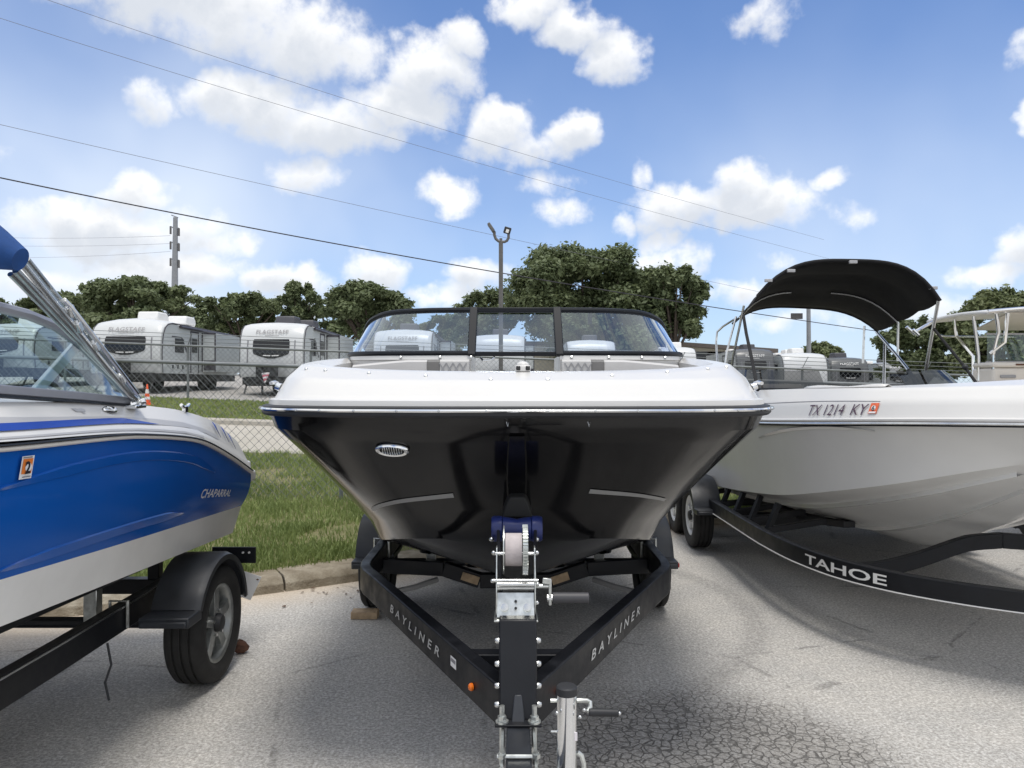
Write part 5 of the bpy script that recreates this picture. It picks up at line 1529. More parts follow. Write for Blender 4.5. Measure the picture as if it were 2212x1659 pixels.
# trailer of the white boat
tw = thing('boat_trailer', 'black tandem axle trailer lettered TAHOE under the white sport boat', 'boat trailer', (RX, 7.0, 0), 'boat trailers')
for s in (-1, 1):
    P = [(.30, 4.20), (.62, 4.42), (.90, 4.70), (1.10, 5.05), (1.21, 5.50), (1.255, 6.05), (1.255, 7.2), (1.255, 10.0)]
    cv = Curve([(x, d, .50) for x, d in P])
    if s < 0: P0 = [Vector((RX + s * cv(i / 40).x, cv(i / 40).y, .50)) for i in range(41)]
    q = B(); q.sweep([Vector((RX + s * cv(i / 40).x, cv(i / 40).y, .50)) for i in range(41)], [(-.028, -.072), (.028, -.072), (.028, .052), (-.028, .052)]); q.obj('frame_rail', 'paint_black', tw, bevel=.006, angle=30)
    if s < 0:
        q = B(); q.sweep([p + Vector((-.034, -.012, -.066)) for p in P0], [(-.004, -.003), (.004, -.003), (.004, .003), (-.004, .003)]); q.obj('reflective_pinstripe', 'letter_white', tw)
        # lettering along the curved rail
        def rail_t(px):
            best = min(((abs(proj(Vector((RX - cv(i / 600).x, cv(i / 600).y, .5)))[0] - px), i / 600) for i in range(601)))
            return best[1]
        tc_ = (rail_t(1747) + rail_t(1925)) / 2
        pa, pb2 = rail_t(1747), rail_t(1925)
        tabs = np.linspace(pa, pb2, 81); XY = [Vector((RX - cv(t).x, cv(t).y, .5)) for t in tabs]
        cum = np.concatenate([[0], np.cumsum([(XY[i + 1] - XY[i]).length for i in range(80)])]); L_ = cum[-1]
        def fn_r(x, y):
            a = min(max(x + L_ / 2, 0), L_); t = float(np.interp(a, cum, tabs))
            p = Vector((RX - cv(t).x, cv(t).y, .5)); d = Vector((RX - cv(t + .004).x, cv(t + .004).y, .5)) - p; d.normalize()
            return p + Vector((-abs(d.y), -abs(d.x) * 1.0, 0)).normalized() * .0335 + Vector((0, 0, y - .008))
        letters('TAHOE', fn_r, 'letter_white', tw, width=L_ * .98, height=.066, bold=.018)
    # forward V brace, bunk, posts
    q = B(); q.bar((RX + s * .66, 4.35, .60), (RX + s * 1.13, 6.0, .565), .06, .09) if False else None
    bp_ = Curve([(.55, 6.15, .64), (.58, 6.5, .60), (.62, 7.0, .565), (.64, 8.2, .53), (.64, 9.8, .52)])
    q = B(); q.sweep([Vector((RX + s * bp_(i / 24).x, bp_(i / 24).y, bp_(i / 24).z - .06)) for i in range(25)], [(-.05, -.03), (.05, -.03), (.05, .025), (-.05, .025)]); q.obj('bunk', 'plastic_black', tw, bevel=.006)
    for d in (6.3, 6.75, 7.2, 7.65, 8.4, 9.2):
        q = B(); f = bp_(min(1, max(0, (d - 5.35) / 4.45 * .9))); zt = .60
        q.bar((RX + s * 1.16, d, .50), (RX + s * .68, d, .58), .055, .05); q.bar((RX + s * 1.18, d, .44), (RX + s * 1.06, d + .02, .72), .05, .04); q.obj('bunk_bracket', 'paint_black', tw, bevel=.004)
    for d in (8.04, 8.86):
        wheel(tw, RX + s * 1.31, d, .33, s, R=.33, w=.20, rim='rim_white', rr=.20)
    fender(tw, RX + s * 1.20, RX + s * 1.44, 8.04, .33, .39, 20, 160, True, None, tandem=.82, out=s)
for d in (7.0, 9.6):
    q = B(); q.bar((RX - 1.2, d, .46), (RX + 1.2, d, .46), .07, .08); q.obj('cross_member', 'paint_black', tw, bevel=.006)
for d in (8.04, 8.86):
    q = B(); q.cyl((RX - 1.15, d, .33), (RX + 1.15, d, .33), .032, n=10); q.obj('axle', 'paint_black', tw)
# curved front keel cradle
for s in (-1, 1):
    cv2 = Curve([(.0, 5.12, .66), (.22, 5.12, .64), (.55, 5.12, .53), (.80, 5.12, .47), (1.075, 5.12, .455)])
    q = B(); q.sweep([Vector((RX + s * cv2(i / 16).x, cv2(i / 16).y, cv2(i / 16).z)) for i in range(17)], [(-.03, -.05), (.03, -.05), (.03, .05), (-.03, .05)]); q.obj('front_cradle', 'paint_black', tw, bevel=.005)
q = B(); q.span(RX - .05, RX + .05, 2.6, 4.3, .45, .56); q.bar((RX, 3.9, .49), (RX + .33, 4.225, .49), .056, .12); q.bar((RX, 3.9, .49), (RX - .33, 4.225, .49), .056, .12); q.obj('tongue', 'paint_black', tw, bevel=.006)
q = B(); q.bar((RX, 3.55, .55), (RX, 3.85, 1.15), .08, .08); q.span(RX - .07, RX + .07, 3.82, 3.98, 1.15, 1.30); q.obj('winch_post', 'paint_black', tw, bevel=.006)
q = B(); q.cyl((RX + .12, 3.0, .06), (RX + .12, 3.0, .85), .028, n=16); q.lathe((RX + .12, 3.0, .085), (1, 0, 0), [(-.03, .02), (-.03, .085), (.03, .085), (.03, .02)], 20); q.obj('tongue_jack', 'steel', tw)

# ------------------------------------------------------------------ cream centre-console boat behind it
TX = 6.70
tt = thing('motorboat', 'cream fishing boat with a hardtop on shiny tube legs, behind the white sport boat', 'motorboat', (TX, 7, 0), 'boats on trailers')
HT = Hull(TX, [
    [(0, 4.05, 1.5), (0, 4.65, .95), (0, 5.45, .72), (0, 6.65, .62), (0, 8.05, .60), (0, 9.35, .60)],
    [(0, 3.95, 1.6), (.5, 4.55, 1.25), (.9, 5.35, 1.05), (1.08, 6.65, .93), (1.1, 8.05, .88), (1.1, 9.35, .86)],
    [(0, 3.55, 1.95), (.7, 4.15, 1.90), (1.08, 5.15, 1.82), (1.24, 6.65, 1.73), (1.26, 8.05, 1.67), (1.25, 9.35, 1.64)],
    [(0, 3.57, 2.02), (.68, 4.15, 1.97), (1.06, 5.15, 1.89), (1.22, 6.65, 1.80), (1.24, 8.05, 1.74), (1.23, 9.35, 1.71)],
    [(0, 3.85, 2.03), (.55, 4.35, 1.98), (.88, 5.25, 1.90), (1.02, 6.65, 1.81), (1.04, 8.05, 1.75), (1.03, 9.35, 1.72)],
    [(0, 4.25, 1.3), (.5, 4.65, 1.3), (.8, 5.35, 1.3), (.95, 6.65, 1.3), (.97, 8.05, 1.3), (.97, 9.35, 1.3)],
], nt=36)
b = B(); HT.strip(b, 0, 2, 3); b.add([HT.pt(k, 1, 0, 1) for k in range(3)] + [HT.pt(k, 1, 0, -1) for k in (2, 1)], [tuple(range(5))]); b.obj('hull', 'gel_white', tt, angle=25)
b = B(); HT.strip(b, 2, 5, 2); b.grid([[HT.pt(5, i / 20, 0, s) for i in range(21)] for s in (1, -1)]); b.add([HT.pt(k, 1, 0, 1) for k in (2, 3, 4)] + [HT.pt(k, 1, 0, -1) for k in (4, 3, 2)], [tuple(range(6))]); b.obj('deck', 'gel_cream', tt, angle=30)
b = B(); b.span(TX - 1.12, TX + 1.12, 8.92, 9.33, 1.35, 1.89); b.span(TX - 1.14, TX + 1.14, 8.90, 9.30, 1.892, 1.955); b.obj('stern_bench', 'gel_cream', tt, bevel=.03, seg=3)
for dx in (-.82, -.45, 0.02):
    b = B(); b.span(TX + dx - .05, TX + dx + .05, 8.885, 8.899, 1.915, 1.935); b.obj('drain_slot', 'rust', tt)
for dx in (-.95, -.6):
    b = B(); b.span(TX + dx - .09, TX + dx + .09, 8.905, 8.918, 1.77, 1.805); b.obj('scupper', 'cushion_line', tt, bevel=.01)
b = B(); b.span(TX - .45, TX + .45, 6.6, 7.6, 1.3, 2.05); b.obj('console', 'gel_cream', tt, bevel=.05, seg=3)
b = B(); b.span(TX - 1.0, TX + 1.0, 9.22, 9.23, 1.96, 2.29); b.obj('windshield_pane', 'glass_clear', tt)
for z in (1.965, 2.30):
    b = B(); b.bar((TX - 1.01, 9.225, z), (TX + 1.01, 9.225, z), .02, .02); b.obj('windshield_frame', 'decal_silver', tt)
# hardtop
b = B(); rows = []
for j in range(9):
    fd = j / 8
    d = 8.62 + 1.35 * fd
    row = []
    for i in range(15):
        u = -1 + 2 * i / 14
        row.append(Vector((TX + u * (1.34 - .04 * fd), d + .06 * u * u, 2.535 + .065 * (1 - abs(u) ** 2.2) - .03 * (2 * fd - 1) ** 2)))
    rows.append(row)
b.grid(rows); b.obj('hardtop', 'gel_white', tt, solid=.045, bevel=.018)
b = B(); b.plate([(TX - .98, 8.85, 2.515), (TX + .98, 8.85, 2.515), (TX + .98, 9.5, 2.36), (TX - .98, 9.5, 2.36)], (0, .01, .02)); b.obj('hardtop_liner', 'gel_cream', tt, bevel=.006)
b = B(); b.tube([Vector((TX + u * 1.32, 8.63 + .06 * u * u, 2.515 + .06 * (1 - abs(u) ** 2.2))) for u in np.linspace(-1, 1, 19)], .026, 8); b.obj('hardtop_rim', 'chrome', tt)
def trod(pts, r=.019, mt='chrome'): q = B(); q.tube(pts, r, 8); return q.obj('tube_leg', mt, tt)
for s in (-1, 1):
    for (da, db, xo) in ((8.75, 8.95, 1.10), (9.15, 9.2, 1.12), (9.65, 9.4, 1.06)):
        trod([(TX + s * (xo + .09), da, 2.51), (TX + s * (xo + .05), da + .02, 2.30), (TX + s * xo, db, 2.04), (TX + s * xo, db, 1.74)])
    trod([(TX + s * 1.08, 8.72, 2.51), (TX + s * 1.06, 8.8, 2.18), (TX + s * 1.13, 8.95, 2.06)], .02)
    trod([(TX + s * .60, 8.7, 2.53), (TX + s * .48, 8.78, 2.25), (TX + s * .40, 8.85, 1.9)], .024)
    trod([(TX + s * .52, 8.7, 2.53), (TX + s * .36, 8.78, 2.2), (TX + s * .30, 8.85, 1.9)], .022)
    for k in range(4):
        trod([(TX + s * (.57 - .02 * k), 8.72, 2.48 - .07 * k), (TX + s * (.44 - .02 * k), 8.74, 2.48 - .07 * k)], .012)
trod([at(2025, 690, 9.9), at(1995, 706, 9.7), at(1978, 716, 9.6)], .02)
trod([at(2018, 712, 9.9), at(2022, 722, 9.9), at(2040, 727, 9.9), at(2190, 728, 9.6)], .013)
q = B(); q.cyl(at(1972, 712, 9.6), at(1985, 724, 9.6), .022, n=10); q.obj('rod_holder', 'chrome', tt)
q = B(); q.cyl(at(1958, 706, 9.62), at(1976, 722, 9.62), .020, n=10); q.obj('rod_holder', 'chrome', tt)
# simple stand trailer below it
t4 = thing('boat_trailer', 'dark trailer carrying the cream hardtop fishing boat', 'boat trailer', (TX, 7, 0), 'boat trailers')
for s in (-1, 1):
    q = B(); q.bar((TX + s * .8, 4.2, .5), (TX + s * .8, 9.4, .5), .06, .14); q.obj('frame_rail', 'paint_black', t4, bevel=.006)
    q = B(); q.bar((TX + s * .5, 5.4, .74), (TX + s * .5, 9.2, .68), .1, .06); q.obj('bunk', 'plastic_black', t4, bevel=.006)
    for d in (7.3, 8.2): wheel(t4, TX + s * 1.05, d, .33, s, R=.33, w=.2, rim='rim_white', rr=.2)
for d in (6.2, 9.0):
    q = B(); q.bar((TX - .8, d, .5), (TX + .8, d, .5), .08, .1); q.span(TX - .54, TX - .46, d - .03, d + .03, .5, .68); q.span(TX + .46, TX + .54, d - .03, d + .03, .5, .68); q.obj('cross_member', 'paint_black', t4, bevel=.006)
# ------------------------------------------------------------------ fences
def fence(name, label, d, x0, x1, gap, top_fn, h, cell, wire, rail_r, first, arms=False, post_r=.026, gnd=None):
    root = thing(name, label, 'fence', (0, d, 0), 'chain link fences')
    zt = lambda x: top_fn(x)
    slope = (zt(x1) - zt(x0)) / (x1 - x0)
    b = B()
    nx = int((x1 - x0) / (cell / 2)); rows_ = int(h / cell) + 1
    H_ = h
    step = cell
    # two families of slanted wires with the little zigzag offset of woven mesh
    n = int((x1 - x0 + H_) / step) + 2
    for fam in (1, -1):
        for k in range(n):
            xs_ = x0 - (H_ if fam > 0 else 0) + k * step
            xa, xb = xs_, xs_ + fam * H_
            za, zb = 0, 1
            if fam < 0: xa, xb = xs_, xs_ - H_
            # clip to the fence run
            pts = []
            lo = max(x0, min(xa, xb)); hi = min(x1, max(xa, xb))
            if hi - lo < .02: continue
            f0 = (lo - xa) / (xb - xa); f1 = (hi - xa) / (xb - xa)
            a = Vector((lo, d + fam * wire * .6, zt(lo) - H_ + f0 * H_ + .03)); c = Vector((hi, d + fam * wire * .6, zt(hi) - H_ + f1 * H_ + .03))
            b.cyl(a, c, wire, n=3, caps=False)
    o = b.obj('chain_link_mesh', 'galv_wire', root, fix=False); o['kind'] = 'stuff'
    q = B(); q.cyl((x0, d - .03, zt(x0)), (x1, d - .03, zt(x1)), rail_r, n=10); q.obj('top_rail', 'galv', root)
    x = first
    while x < x1:
        gz = zt(x) - h - .05
        q = B(); q.cyl((x, d + .035, gz - .2), (x, d + .035, zt(x) + .03), post_r, n=10); q.obj('post', 'galv', root)
        if arms:
            q = B(); q.bar((x, d + .035, zt(x) + .02), (x + .16, d - .05, zt(x) + .40), .03, .02); q.obj('wire_arm', 'galv', root)
        x += gap
    if arms:
        for f in (.3, .62, .95):
            q = B(); q.cyl((x0, d + .035 - .085 * f, zt(x0) + .02 + .38 * f), (x1, d + .035 - .085 * f, zt(x1) + .02 + .38 * f), .010, n=5); q.obj('barbed_wire', 'galv_wire', root)
    return root
near_top = lambda x: at(1106, 806, 10.0).z - .032 * x
far_top = lambda x: at(1106, 773.5, 25).z - .038 * x
fence('chain_link_fence', 'galvanised chain link fence standing in the grass right behind the boats', 10.0, -9.0, 9.5, 3.03, near_top, 1.80, .118, .0030, .024, -8.29)
fence('chain_link_fence', 'chain link fence with barbed wire arms across the side road', 25.0, -24, 26, 4.0, far_top, 1.83, .16, .0040, .035, -22.55, arms=True, post_r=.04)

# ------------------------------------------------------------------ travel trailers
def travel_trailer(label, px0, px1, top_y, d, length=7.5, body='rv_white', side='rv_side', name_on=None, name_col='letter_rv', win=True, ac=('rv_ac_white',), slide=True, dark_front=False, zoff=0.0, plain=False, arch=.10, lower='rv_lower', wcut=0.0, win_side=True):
    x0, x1 = at(px0, 0, d).x, at(px1, 0, d).x
    w = x1 - x0; xc = (x0 + x1) / 2
    zt = at(0, top_y, d).z
    g = ground_z(xc, d + 3) + .11
    z0 = g + .62
    root = thing('travel_trailer', label, 'travel trailer', (xc, d, g), 'travel trailers on the dealer lot')
    Ht = zt - z0
    # side profile (d, z): nose curved at the top, straight lower front
    prof = [(.10, 0), (.02, .12), (0, .35 * Ht), (.02, .55 * Ht), (.10, .74 * Ht), (.26, .88 * Ht), (.50, .965 * Ht), (.85, Ht - .01), (1.4, Ht), (length, Ht - .06), (length, 0)]
    def outl(x): return [Vector((x, d + a, z0 + z)) for a, z in prof]
    # nose cap: the part before .7 m, in body colour; the box behind in side colour
    cr = lambda x: arch * (1 - ((x - xc) / (w / 2)) ** 2)
    nxs = [-1, -.96, -.85, -.5, 0, .5, .85, .96, 1]
    b = B(); rows = []
    nose = prof[:9] + [(1.42, Ht)]
    for u in nxs:
        e = (.10 if abs(u) == 1 else .03 if abs(u) > .9 else 0)
        rows.append([Vector((xc + u * w / 2, d + a + e * (1 if a < 1.3 else 0), z0 + z - e * .5 * (z / Ht) + (arch * (1 - u * u) * max(0, (z / Ht - .8) / .2)))) for a, z in nose])
    b.grid(rows)
    b.obj('front_cap', body, root, angle=40)
    b = B(); rows = []
    for u in (-1, -.9, -.5, 0, .5, .9, 1):
        e = .02
        rows.append([Vector((xc + u * (w / 2 - .01), d + 1.38, z0)), Vector((xc + u * (w / 2 - .01), d + 1.38, zt - .012 - (.05 if abs(u) == 1 else 0) + arch * (1 - u * u))), Vector((xc + u * (w / 2 - .01), d + length, zt - .08 + arch * (1 - u * u))), Vector((xc + u * (w / 2 - .01), d + length, z0))])
    b.grid(rows); b.obj('roof_and_rear', 'rv_roof', root, angle=30)
    for s in (-1, 1):
        X = xc + s * (w / 2 - .004)
        b = B(); b.add([Vector((X, d + a, z0 + z - (.05 if z > .9 * Ht else 0))) for a, z in [(.14, 0), (.06, .12), (.04, .35 * Ht), (.06, .55 * Ht), (.14, .74 * Ht), (.30, .88 * Ht), (.54, .955 * Ht), (.88, Ht - .02), (1.4, Ht - .01), (length, Ht - .07), (length, 0)]], [tuple(range(11))])
        b.obj('side_wall', side, root)
        # dark trim following the nose edge
        b = B(); b.tube([Vector((X + s * .008, d + a + .10, z0 + z)) for a, z in [(.06, .02), (.0, .35 * Ht), (.02, .55 * Ht), (.10, .74 * Ht), (.26, .88 * Ht), (.50, .955 * Ht), (.85, Ht - .03), (1.4, Ht - .03), (length, Ht - .09)]], .022, 6); b.obj('edge_trim', 'rv_trim', root)
        if win_side:
            b = B(); yy = d + 1.15; b.plate([Vector((X + s * .006, yy, z0 + Ht * .42)), Vector((X + s * .006, yy + .75, z0 + Ht * .42)), Vector((X + s * .006, yy + .75, z0 + Ht * .70)), Vector((X + s * .006, yy, z0 + Ht * .70))], (s * .012, 0, 0)); b.obj('side_window', 'rv_window', root, bevel=.01)
            # entry door
            yy = d + 2.5; fr = B()
            for (ya, yb, za, zb) in ((yy, yy + .05, .04, Ht * .86), (yy + .72, yy + .77, .04, Ht * .86), (yy, yy + .77, Ht * .86, Ht * .89)):
                fr.span(X + s * .001, X + s * .02, ya, yb, z0 + za, z0 + zb)
            fr.obj('door_frame', 'rv_trim', root)
            b = B(); b.plate([Vector((X + s * .006, yy + .14, z0 + Ht * .45)), Vector((X + s * .006, yy + .62, z0 + Ht * .45)), Vector((X + s * .006, yy + .62, z0 + Ht * .74)), Vector((X + s * .006, yy + .14, z0 + Ht * .74))], (s * .012, 0, 0)); b.obj('door_window', 'rv_window', root, bevel=.03)
            # swoosh graphics and hatch
            b = B(); b.plate([Vector((X + s * .004, d + .9, z0 + Ht * .74)), Vector((X + s * .004, d + 1.75, z0 + Ht * .74)), Vector((X + s * .004, d + 2.35, z0 + Ht * .40)), Vector((X + s * .004, d + 2.2, z0 + Ht * .40)), Vector((X + s * .004, d + 1.68, z0 + Ht * .715)), Vector((X + s * .004, d + .9, z0 + Ht * .715))], (s * .004, 0, 0)); b.obj('side_graphic', 'rv_trim', root)
            b = B(); b.plate([Vector((X + s * .003, d + .12, z0 + Ht * .05)), Vector((X + s * .003, d + 2.3, z0 + Ht * .10)), Vector((X + s * .003, d + 2.3, z0 + Ht * .31)), Vector((X + s * .003, d + .12, z0 + Ht * .27))], (s * .006, 0, 0)); b.obj('hatch_panel', lower, root, bevel=.004)
            for k in range(3):
                b = B(); yk = d + .9 + .42 * k; b.span(X + s * .008, X + s * .018, yk, yk + .12, z0 + Ht * .10, z0 + Ht * .17); b.obj('service_port', 'rv_dark', root)
        if slide and s > 0:
            b = B(); b.span(X, X + .55, d + 3.6, d + 6.3, z0 + .1, z0 + Ht * .88); so = b.obj('slide_out', side, root, bevel=.01)
            b = B(); b.span(X + .08, X + .50, d + 3.585, d + 3.598, z0 + .16, z0 + Ht * .30); b.obj('slide_vent', 'rv_trim', so)
            fr = B()
            for (xa, xb, za, zb) in ((X - .0, X + .04, .1, Ht * .88), (X + .51, X + .555, .1, Ht * .88), (X, X + .55, Ht * .85, Ht * .885)): fr.span(xa, xb, d + 3.575, d + 3.602, z0 + za, z0 + zb)
            fr.obj('slide_trim', 'rv_trim', so)
    b = B(); X = xc + w / 2; b.cyl((X + .05, d + 1.5, z0 + Ht * .94), (X + .05, d + length - .6, z0 + Ht * .92), .055, n=8); b.obj('awning', 'rv_ac_dark' if body != 'rv_white' else 'rv_trim', root)
    for k in range(2):
        b = B(); dd = d + 3.4 + 1.7 * k + .3 * (int(px0) % 3); b.span(xc - .5 + .3 * k, xc - .1 + .3 * k, dd, dd + .4, zt + arch * .9 - .04, zt + arch * .9 + .12); b.obj('roof_vent', 'rv_roof', root, bevel=.03)
    # front window
    def fz(z):   # front surface d at height z (fraction)
        return float(np.interp(z * Ht, [p[1] for p in prof[:9]], [p[0] for p in prof[:9]]))
    def fp(u, z, o=.012): return Vector((xc + u * w / 2, d + fz(z) - o, z0 + z * Ht + 0))
    def patch(us_zs, mt, nm, o, par=root):
        b = B(); b.add([fp(u, z, o) for u, z in us_zs], [tuple(range(len(us_zs)))]); return b.obj(nm, mt, par, solid=.0)
    if win:
        b = B()
        z_top, z_bot = .70, .43
        rows = []
        for f in np.linspace(0, 1, 7):
            z = z_bot + (z_top - z_bot) * f
            uu = .57 - (.03 if f in (0.0, 1.0) else 0)
            rows.append([fp(u * uu, z, .02) for u in np.linspace(-1, 1, 9)])
        b.grid(rows); fw = b.obj('front_window', 'rv_window', root, angle=50)
        patch([(-.54, .428), (.54, .428), (.36, .385), (.10, .345), (-.10, .345), (-.36, .385)], 'rv_dark', 'window_mask', .016)
        patch([(-.25, .41), (-.02, .405), (-.02, .385), (-.25, .392)], 'letter_white', 'window_badge', .024, fw)
        patch([(.25, .41), (.02, .405), (.02, .385), (.25, .392)], 'letter_white', 'window_badge', .024, fw)
    for u in (-.74, .74):
        if not plain:
            b = B(); b.tube([fp(u, .25, .014), fp(u * .99, .5, .014), fp(u * .99, .68, .014)], .022, 6); b.obj('front_stripe', 'ink_grey', root)
    if name_on:
        def fnm(x, y):
            zz = .84 + (y) / Ht; return fp(x / (w / 2), zz, .03 + arch * .45 * (1 - (2 * x / w) ** 2)) if not plain else fp(x / (w / 2), .56 + y / Ht, .03)
        lt = letters(name_on, fnm, name_col, root, width=w * (.50 if not plain else .44), height=.15 if not plain else .12, bold=.012, spacing=1.08)
        if not plain:
            patch([(-.22, .775), (.22, .775), (.22, .768), (-.22, .768)], name_col, 'name_rule', .03)
        else:
            patch([(-.25, .625), (.25, .625), (.25, .610), (-.25, .610)], name_col, 'name_rule', .03)
            patch([(-.34, .50), (0, .47), (.34, .50), (.30, .505), (0, .485), (-.30, .505)], name_col, 'name_swoosh', .03)
    if not plain:
        patch([(-.92, .02), (.92, .02), (.92, .20), (-.92, .20)], lower, 'stone_guard', .012)
    # underbelly, wheels, A-frame, propane cover, steps
    b = B(); b.span(xc - w / 2 + .06, xc + w / 2 - .06, d + .2, d + length - .1, g + .35, z0 + .01); b.obj('underbelly', 'rv_dark', root)
    b = B(); b.span(xc - w * .42, xc + w * .42, d + .05, d + .5, g + .30, z0 + .02); b.obj('front_skirt', 'rv_dark', root, bevel=.05)
    for s in (-1, 1):
        for dd in (length * .55, length * .55 + .82):
            b = B(); X = xc + s * (w / 2 - .16); b.lathe((X, d + dd, g + .34), (s, 0, 0), [(-.11, .1), (-.11, .32), (-.08, .34), (.08, .34), (.11, .32), (.11, .2), (.06, .18), (.06, 0)], 20); b.obj('wheel', 'rubber', root)
        b = B(); b.bar((xc + s * .8, d + .3, g + .52), (xc, d - 1.15, g + .50), .06, .13); b.obj('tongue_arm', 'rv_dark', root)
        b = B(); b.bar((xc + s * .95, d + .25, g + .5), (xc + s * .95, d - .12, g + .03), .05, .05); b.obj('stabiliser', 'rv_dark', root)
    b = B(); b.span(xc - .36, xc + .36, d - .72, d - .22, g + .58, g + 1.12); b.obj('propane_cover', 'rv_dark', root, bevel=.10, seg=3)
    b = B(); b.cyl((xc, d - 1.0, g + .05), (xc, d - 1.0, g + .95), .04, n=10); b.span(xc - .07, xc + .07, d - 1.08, d - .92, g + .95, g + 1.12); b.span(xc - .09, xc + .09, d - 1.09, d - .91, g + .0, g + .05); b.obj('tongue_jack', 'rv_dark', root, bevel=.02)
    for k, am in enumerate(ac):
        dd = d + 1.5 + 1.9 * k
        b = B(); zc_ = zt + arch * .9 - .02
        xa = xc + (.25 if k else .05) * w * .5
        b.plate([Vector((xa - .38, dd, zc_)), Vector((xa - .38, dd + .1, zc_ + .34)), Vector((xa - .38, dd + .85, zc_ + .34)), Vector((xa - .38, dd + 1.0, zc_ + .2)), Vector((xa - .38, dd + 1.0, zc_))], (.76, 0, 0))
        b.obj('roof_air_conditioner', am, root, bevel=.06, seg=3)
    return root
A2 = ('rv_ac_white', 'rv_ac_white')
travel_trailer('white travel trailer seen through the windscreen glass of the blue runabout', -75, 70, 700, 27.5, body='rv_white', ac=A2, name_on='FLAGSTAFF')
rv1 = travel_trailer('white travel trailer lettered FLAGSTAFF with two white roof units, beyond the traffic cone', 192, 347, 692, 27.0, body='rv_white', ac=A2, name_on='FLAGSTAFF', arch=.16)
rv2 = travel_trailer('white travel trailer lettered FLAGSTAFF with dark roof units and a small flag on its tongue', 516, 655, 697, 28.5, body='rv_white', ac=('rv_ac_dark', 'rv_ac_dark'), name_on='FLAGSTAFF', arch=.08)
travel_trailer('white travel trailer lettered FLAGSTAFF seen through the windshield of the black hulled boat', 805, 932, 713, 32.5, body='rv_white', ac=('rv_ac_dark',), name_on='FLAGSTAFF')
travel_trailer('plain white travel trailer in the middle windshield pane, behind the light pole', 1020, 1134, 724, 36.5, body='rv_white', plain=True, win=False, ac=('rv_ac_dark',))
travel_trailer('plain white travel trailer in the windshield pane below the big oak', 1226, 1331, 736, 40, body='rv_white', plain=True, win=False, ac=('rv_ac_dark',))
travel_trailer('plain white travel trailer in front of the cream building', 1432, 1506, 751, 44.5, body='rv_white', plain=True, win=False, slide=False, ac=('rv_ac_white',))
travel_trailer('dark grey travel trailer lettered FLAGSTAFF, first one beside the cream building', 1592, 1674, 755, 47, body='rv_grey', side='rv_side', name_on='FLAGSTAFF', name_col='letter_white', ac=('rv_ac_dark',), lower='rv_grey_light', slide=False)
travel_trailer('white travel trailer lettered SURVEYOR between two dark grey ones', 1694, 1789, 764, 47, body='rv_white', name_on='SURVEYOR', plain=True, win=False, ac=A2, slide=False)
travel_trailer('dark grey travel trailer lettered FLAGSTAFF, between the white one and the bimini strut', 1797, 1878, 774, 47.5, body='rv_grey', side='rv_side', name_on='FLAGSTAFF', name_col='letter_white', ac=('rv_ac_dark',), lower='rv_grey_light', slide=False)
travel_trailer('dark grey travel trailer under the trees, partly behind the smoked windscreen', 1905, 1984, 784, 48, body='rv_grey_light', side='rv_side', name_on='FLAGSTAFF', name_col='letter_white', ac=('rv_ac_dark',), lower='rv_grey', slide=False)
# little flag on the tongue of the second one
fl = thing('small_flag', 'small striped flag hung on the tongue jack of the trailer with dark roof units', 'flag', at(575, 810, 27.3))
c = at(575, 806, 27.3)
for k in range(5):
    q = B(); z = c.z - .07 * k
    q.add([Vector((c.x - .16 + .02 * k, c.y, z)), Vector((c.x + .12 - .03 * k, c.y + .03, z + .03)), Vector((c.x + .10 - .03 * k, c.y + .03, z - .04)), Vector((c.x - .15 + .02 * k, c.y, z - .07))], [(0, 1, 2, 3)]); q.obj('flag_stripe', 'flag_red' if k % 2 else 'flag_white', fl, solid=.01)
q = B(); q.cyl((c.x + .12, c.y + .03, c.z - .5), (c.x + .12, c.y + .03, c.z + .08), .012, n=8); q.obj('staff', 'rv_dark', fl)

# ------------------------------------------------------------------ traffic cone
CD = 21.8; CS = .66
c = at(318, 874, CD); gz = ground_z(c.x, CD) + .10
cone = thing('traffic_cone', 'orange traffic cone with a white collar by the far fence', 'traffic cone', (c.x, CD, gz))
q = B(); q.lathe((c.x, CD, gz + .03), (0, 0, 1), [(h * CS, r * CS) for h, r in [(0, .15), (.36, .098), (.361, .098), (.50, .078), (.52, .0755), (.68, .055), (.70, .052), (.88, .03), (.90, .0)]], 20); q.obj('cone_body', 'cone_orange', cone, angle=50)
q = B(); q.lathe((c.x, CD, gz + .03), (0, 0, 1), [(h * CS, r * CS) for h, r in [(.50, .082), (.68, .059)]], 20); q.lathe((c.x, CD, gz + .03), (0, 0, 1), [(h * CS, r * CS) for h, r in [(.24, .122), (.36, .104)]], 20); q.obj('collar', 'cone_white', cone)
q = B(); q.box((c.x, CD, gz + .02), (.27, .27, .04)); q.obj('cone_base', 'cone_orange', cone, bevel=.01)

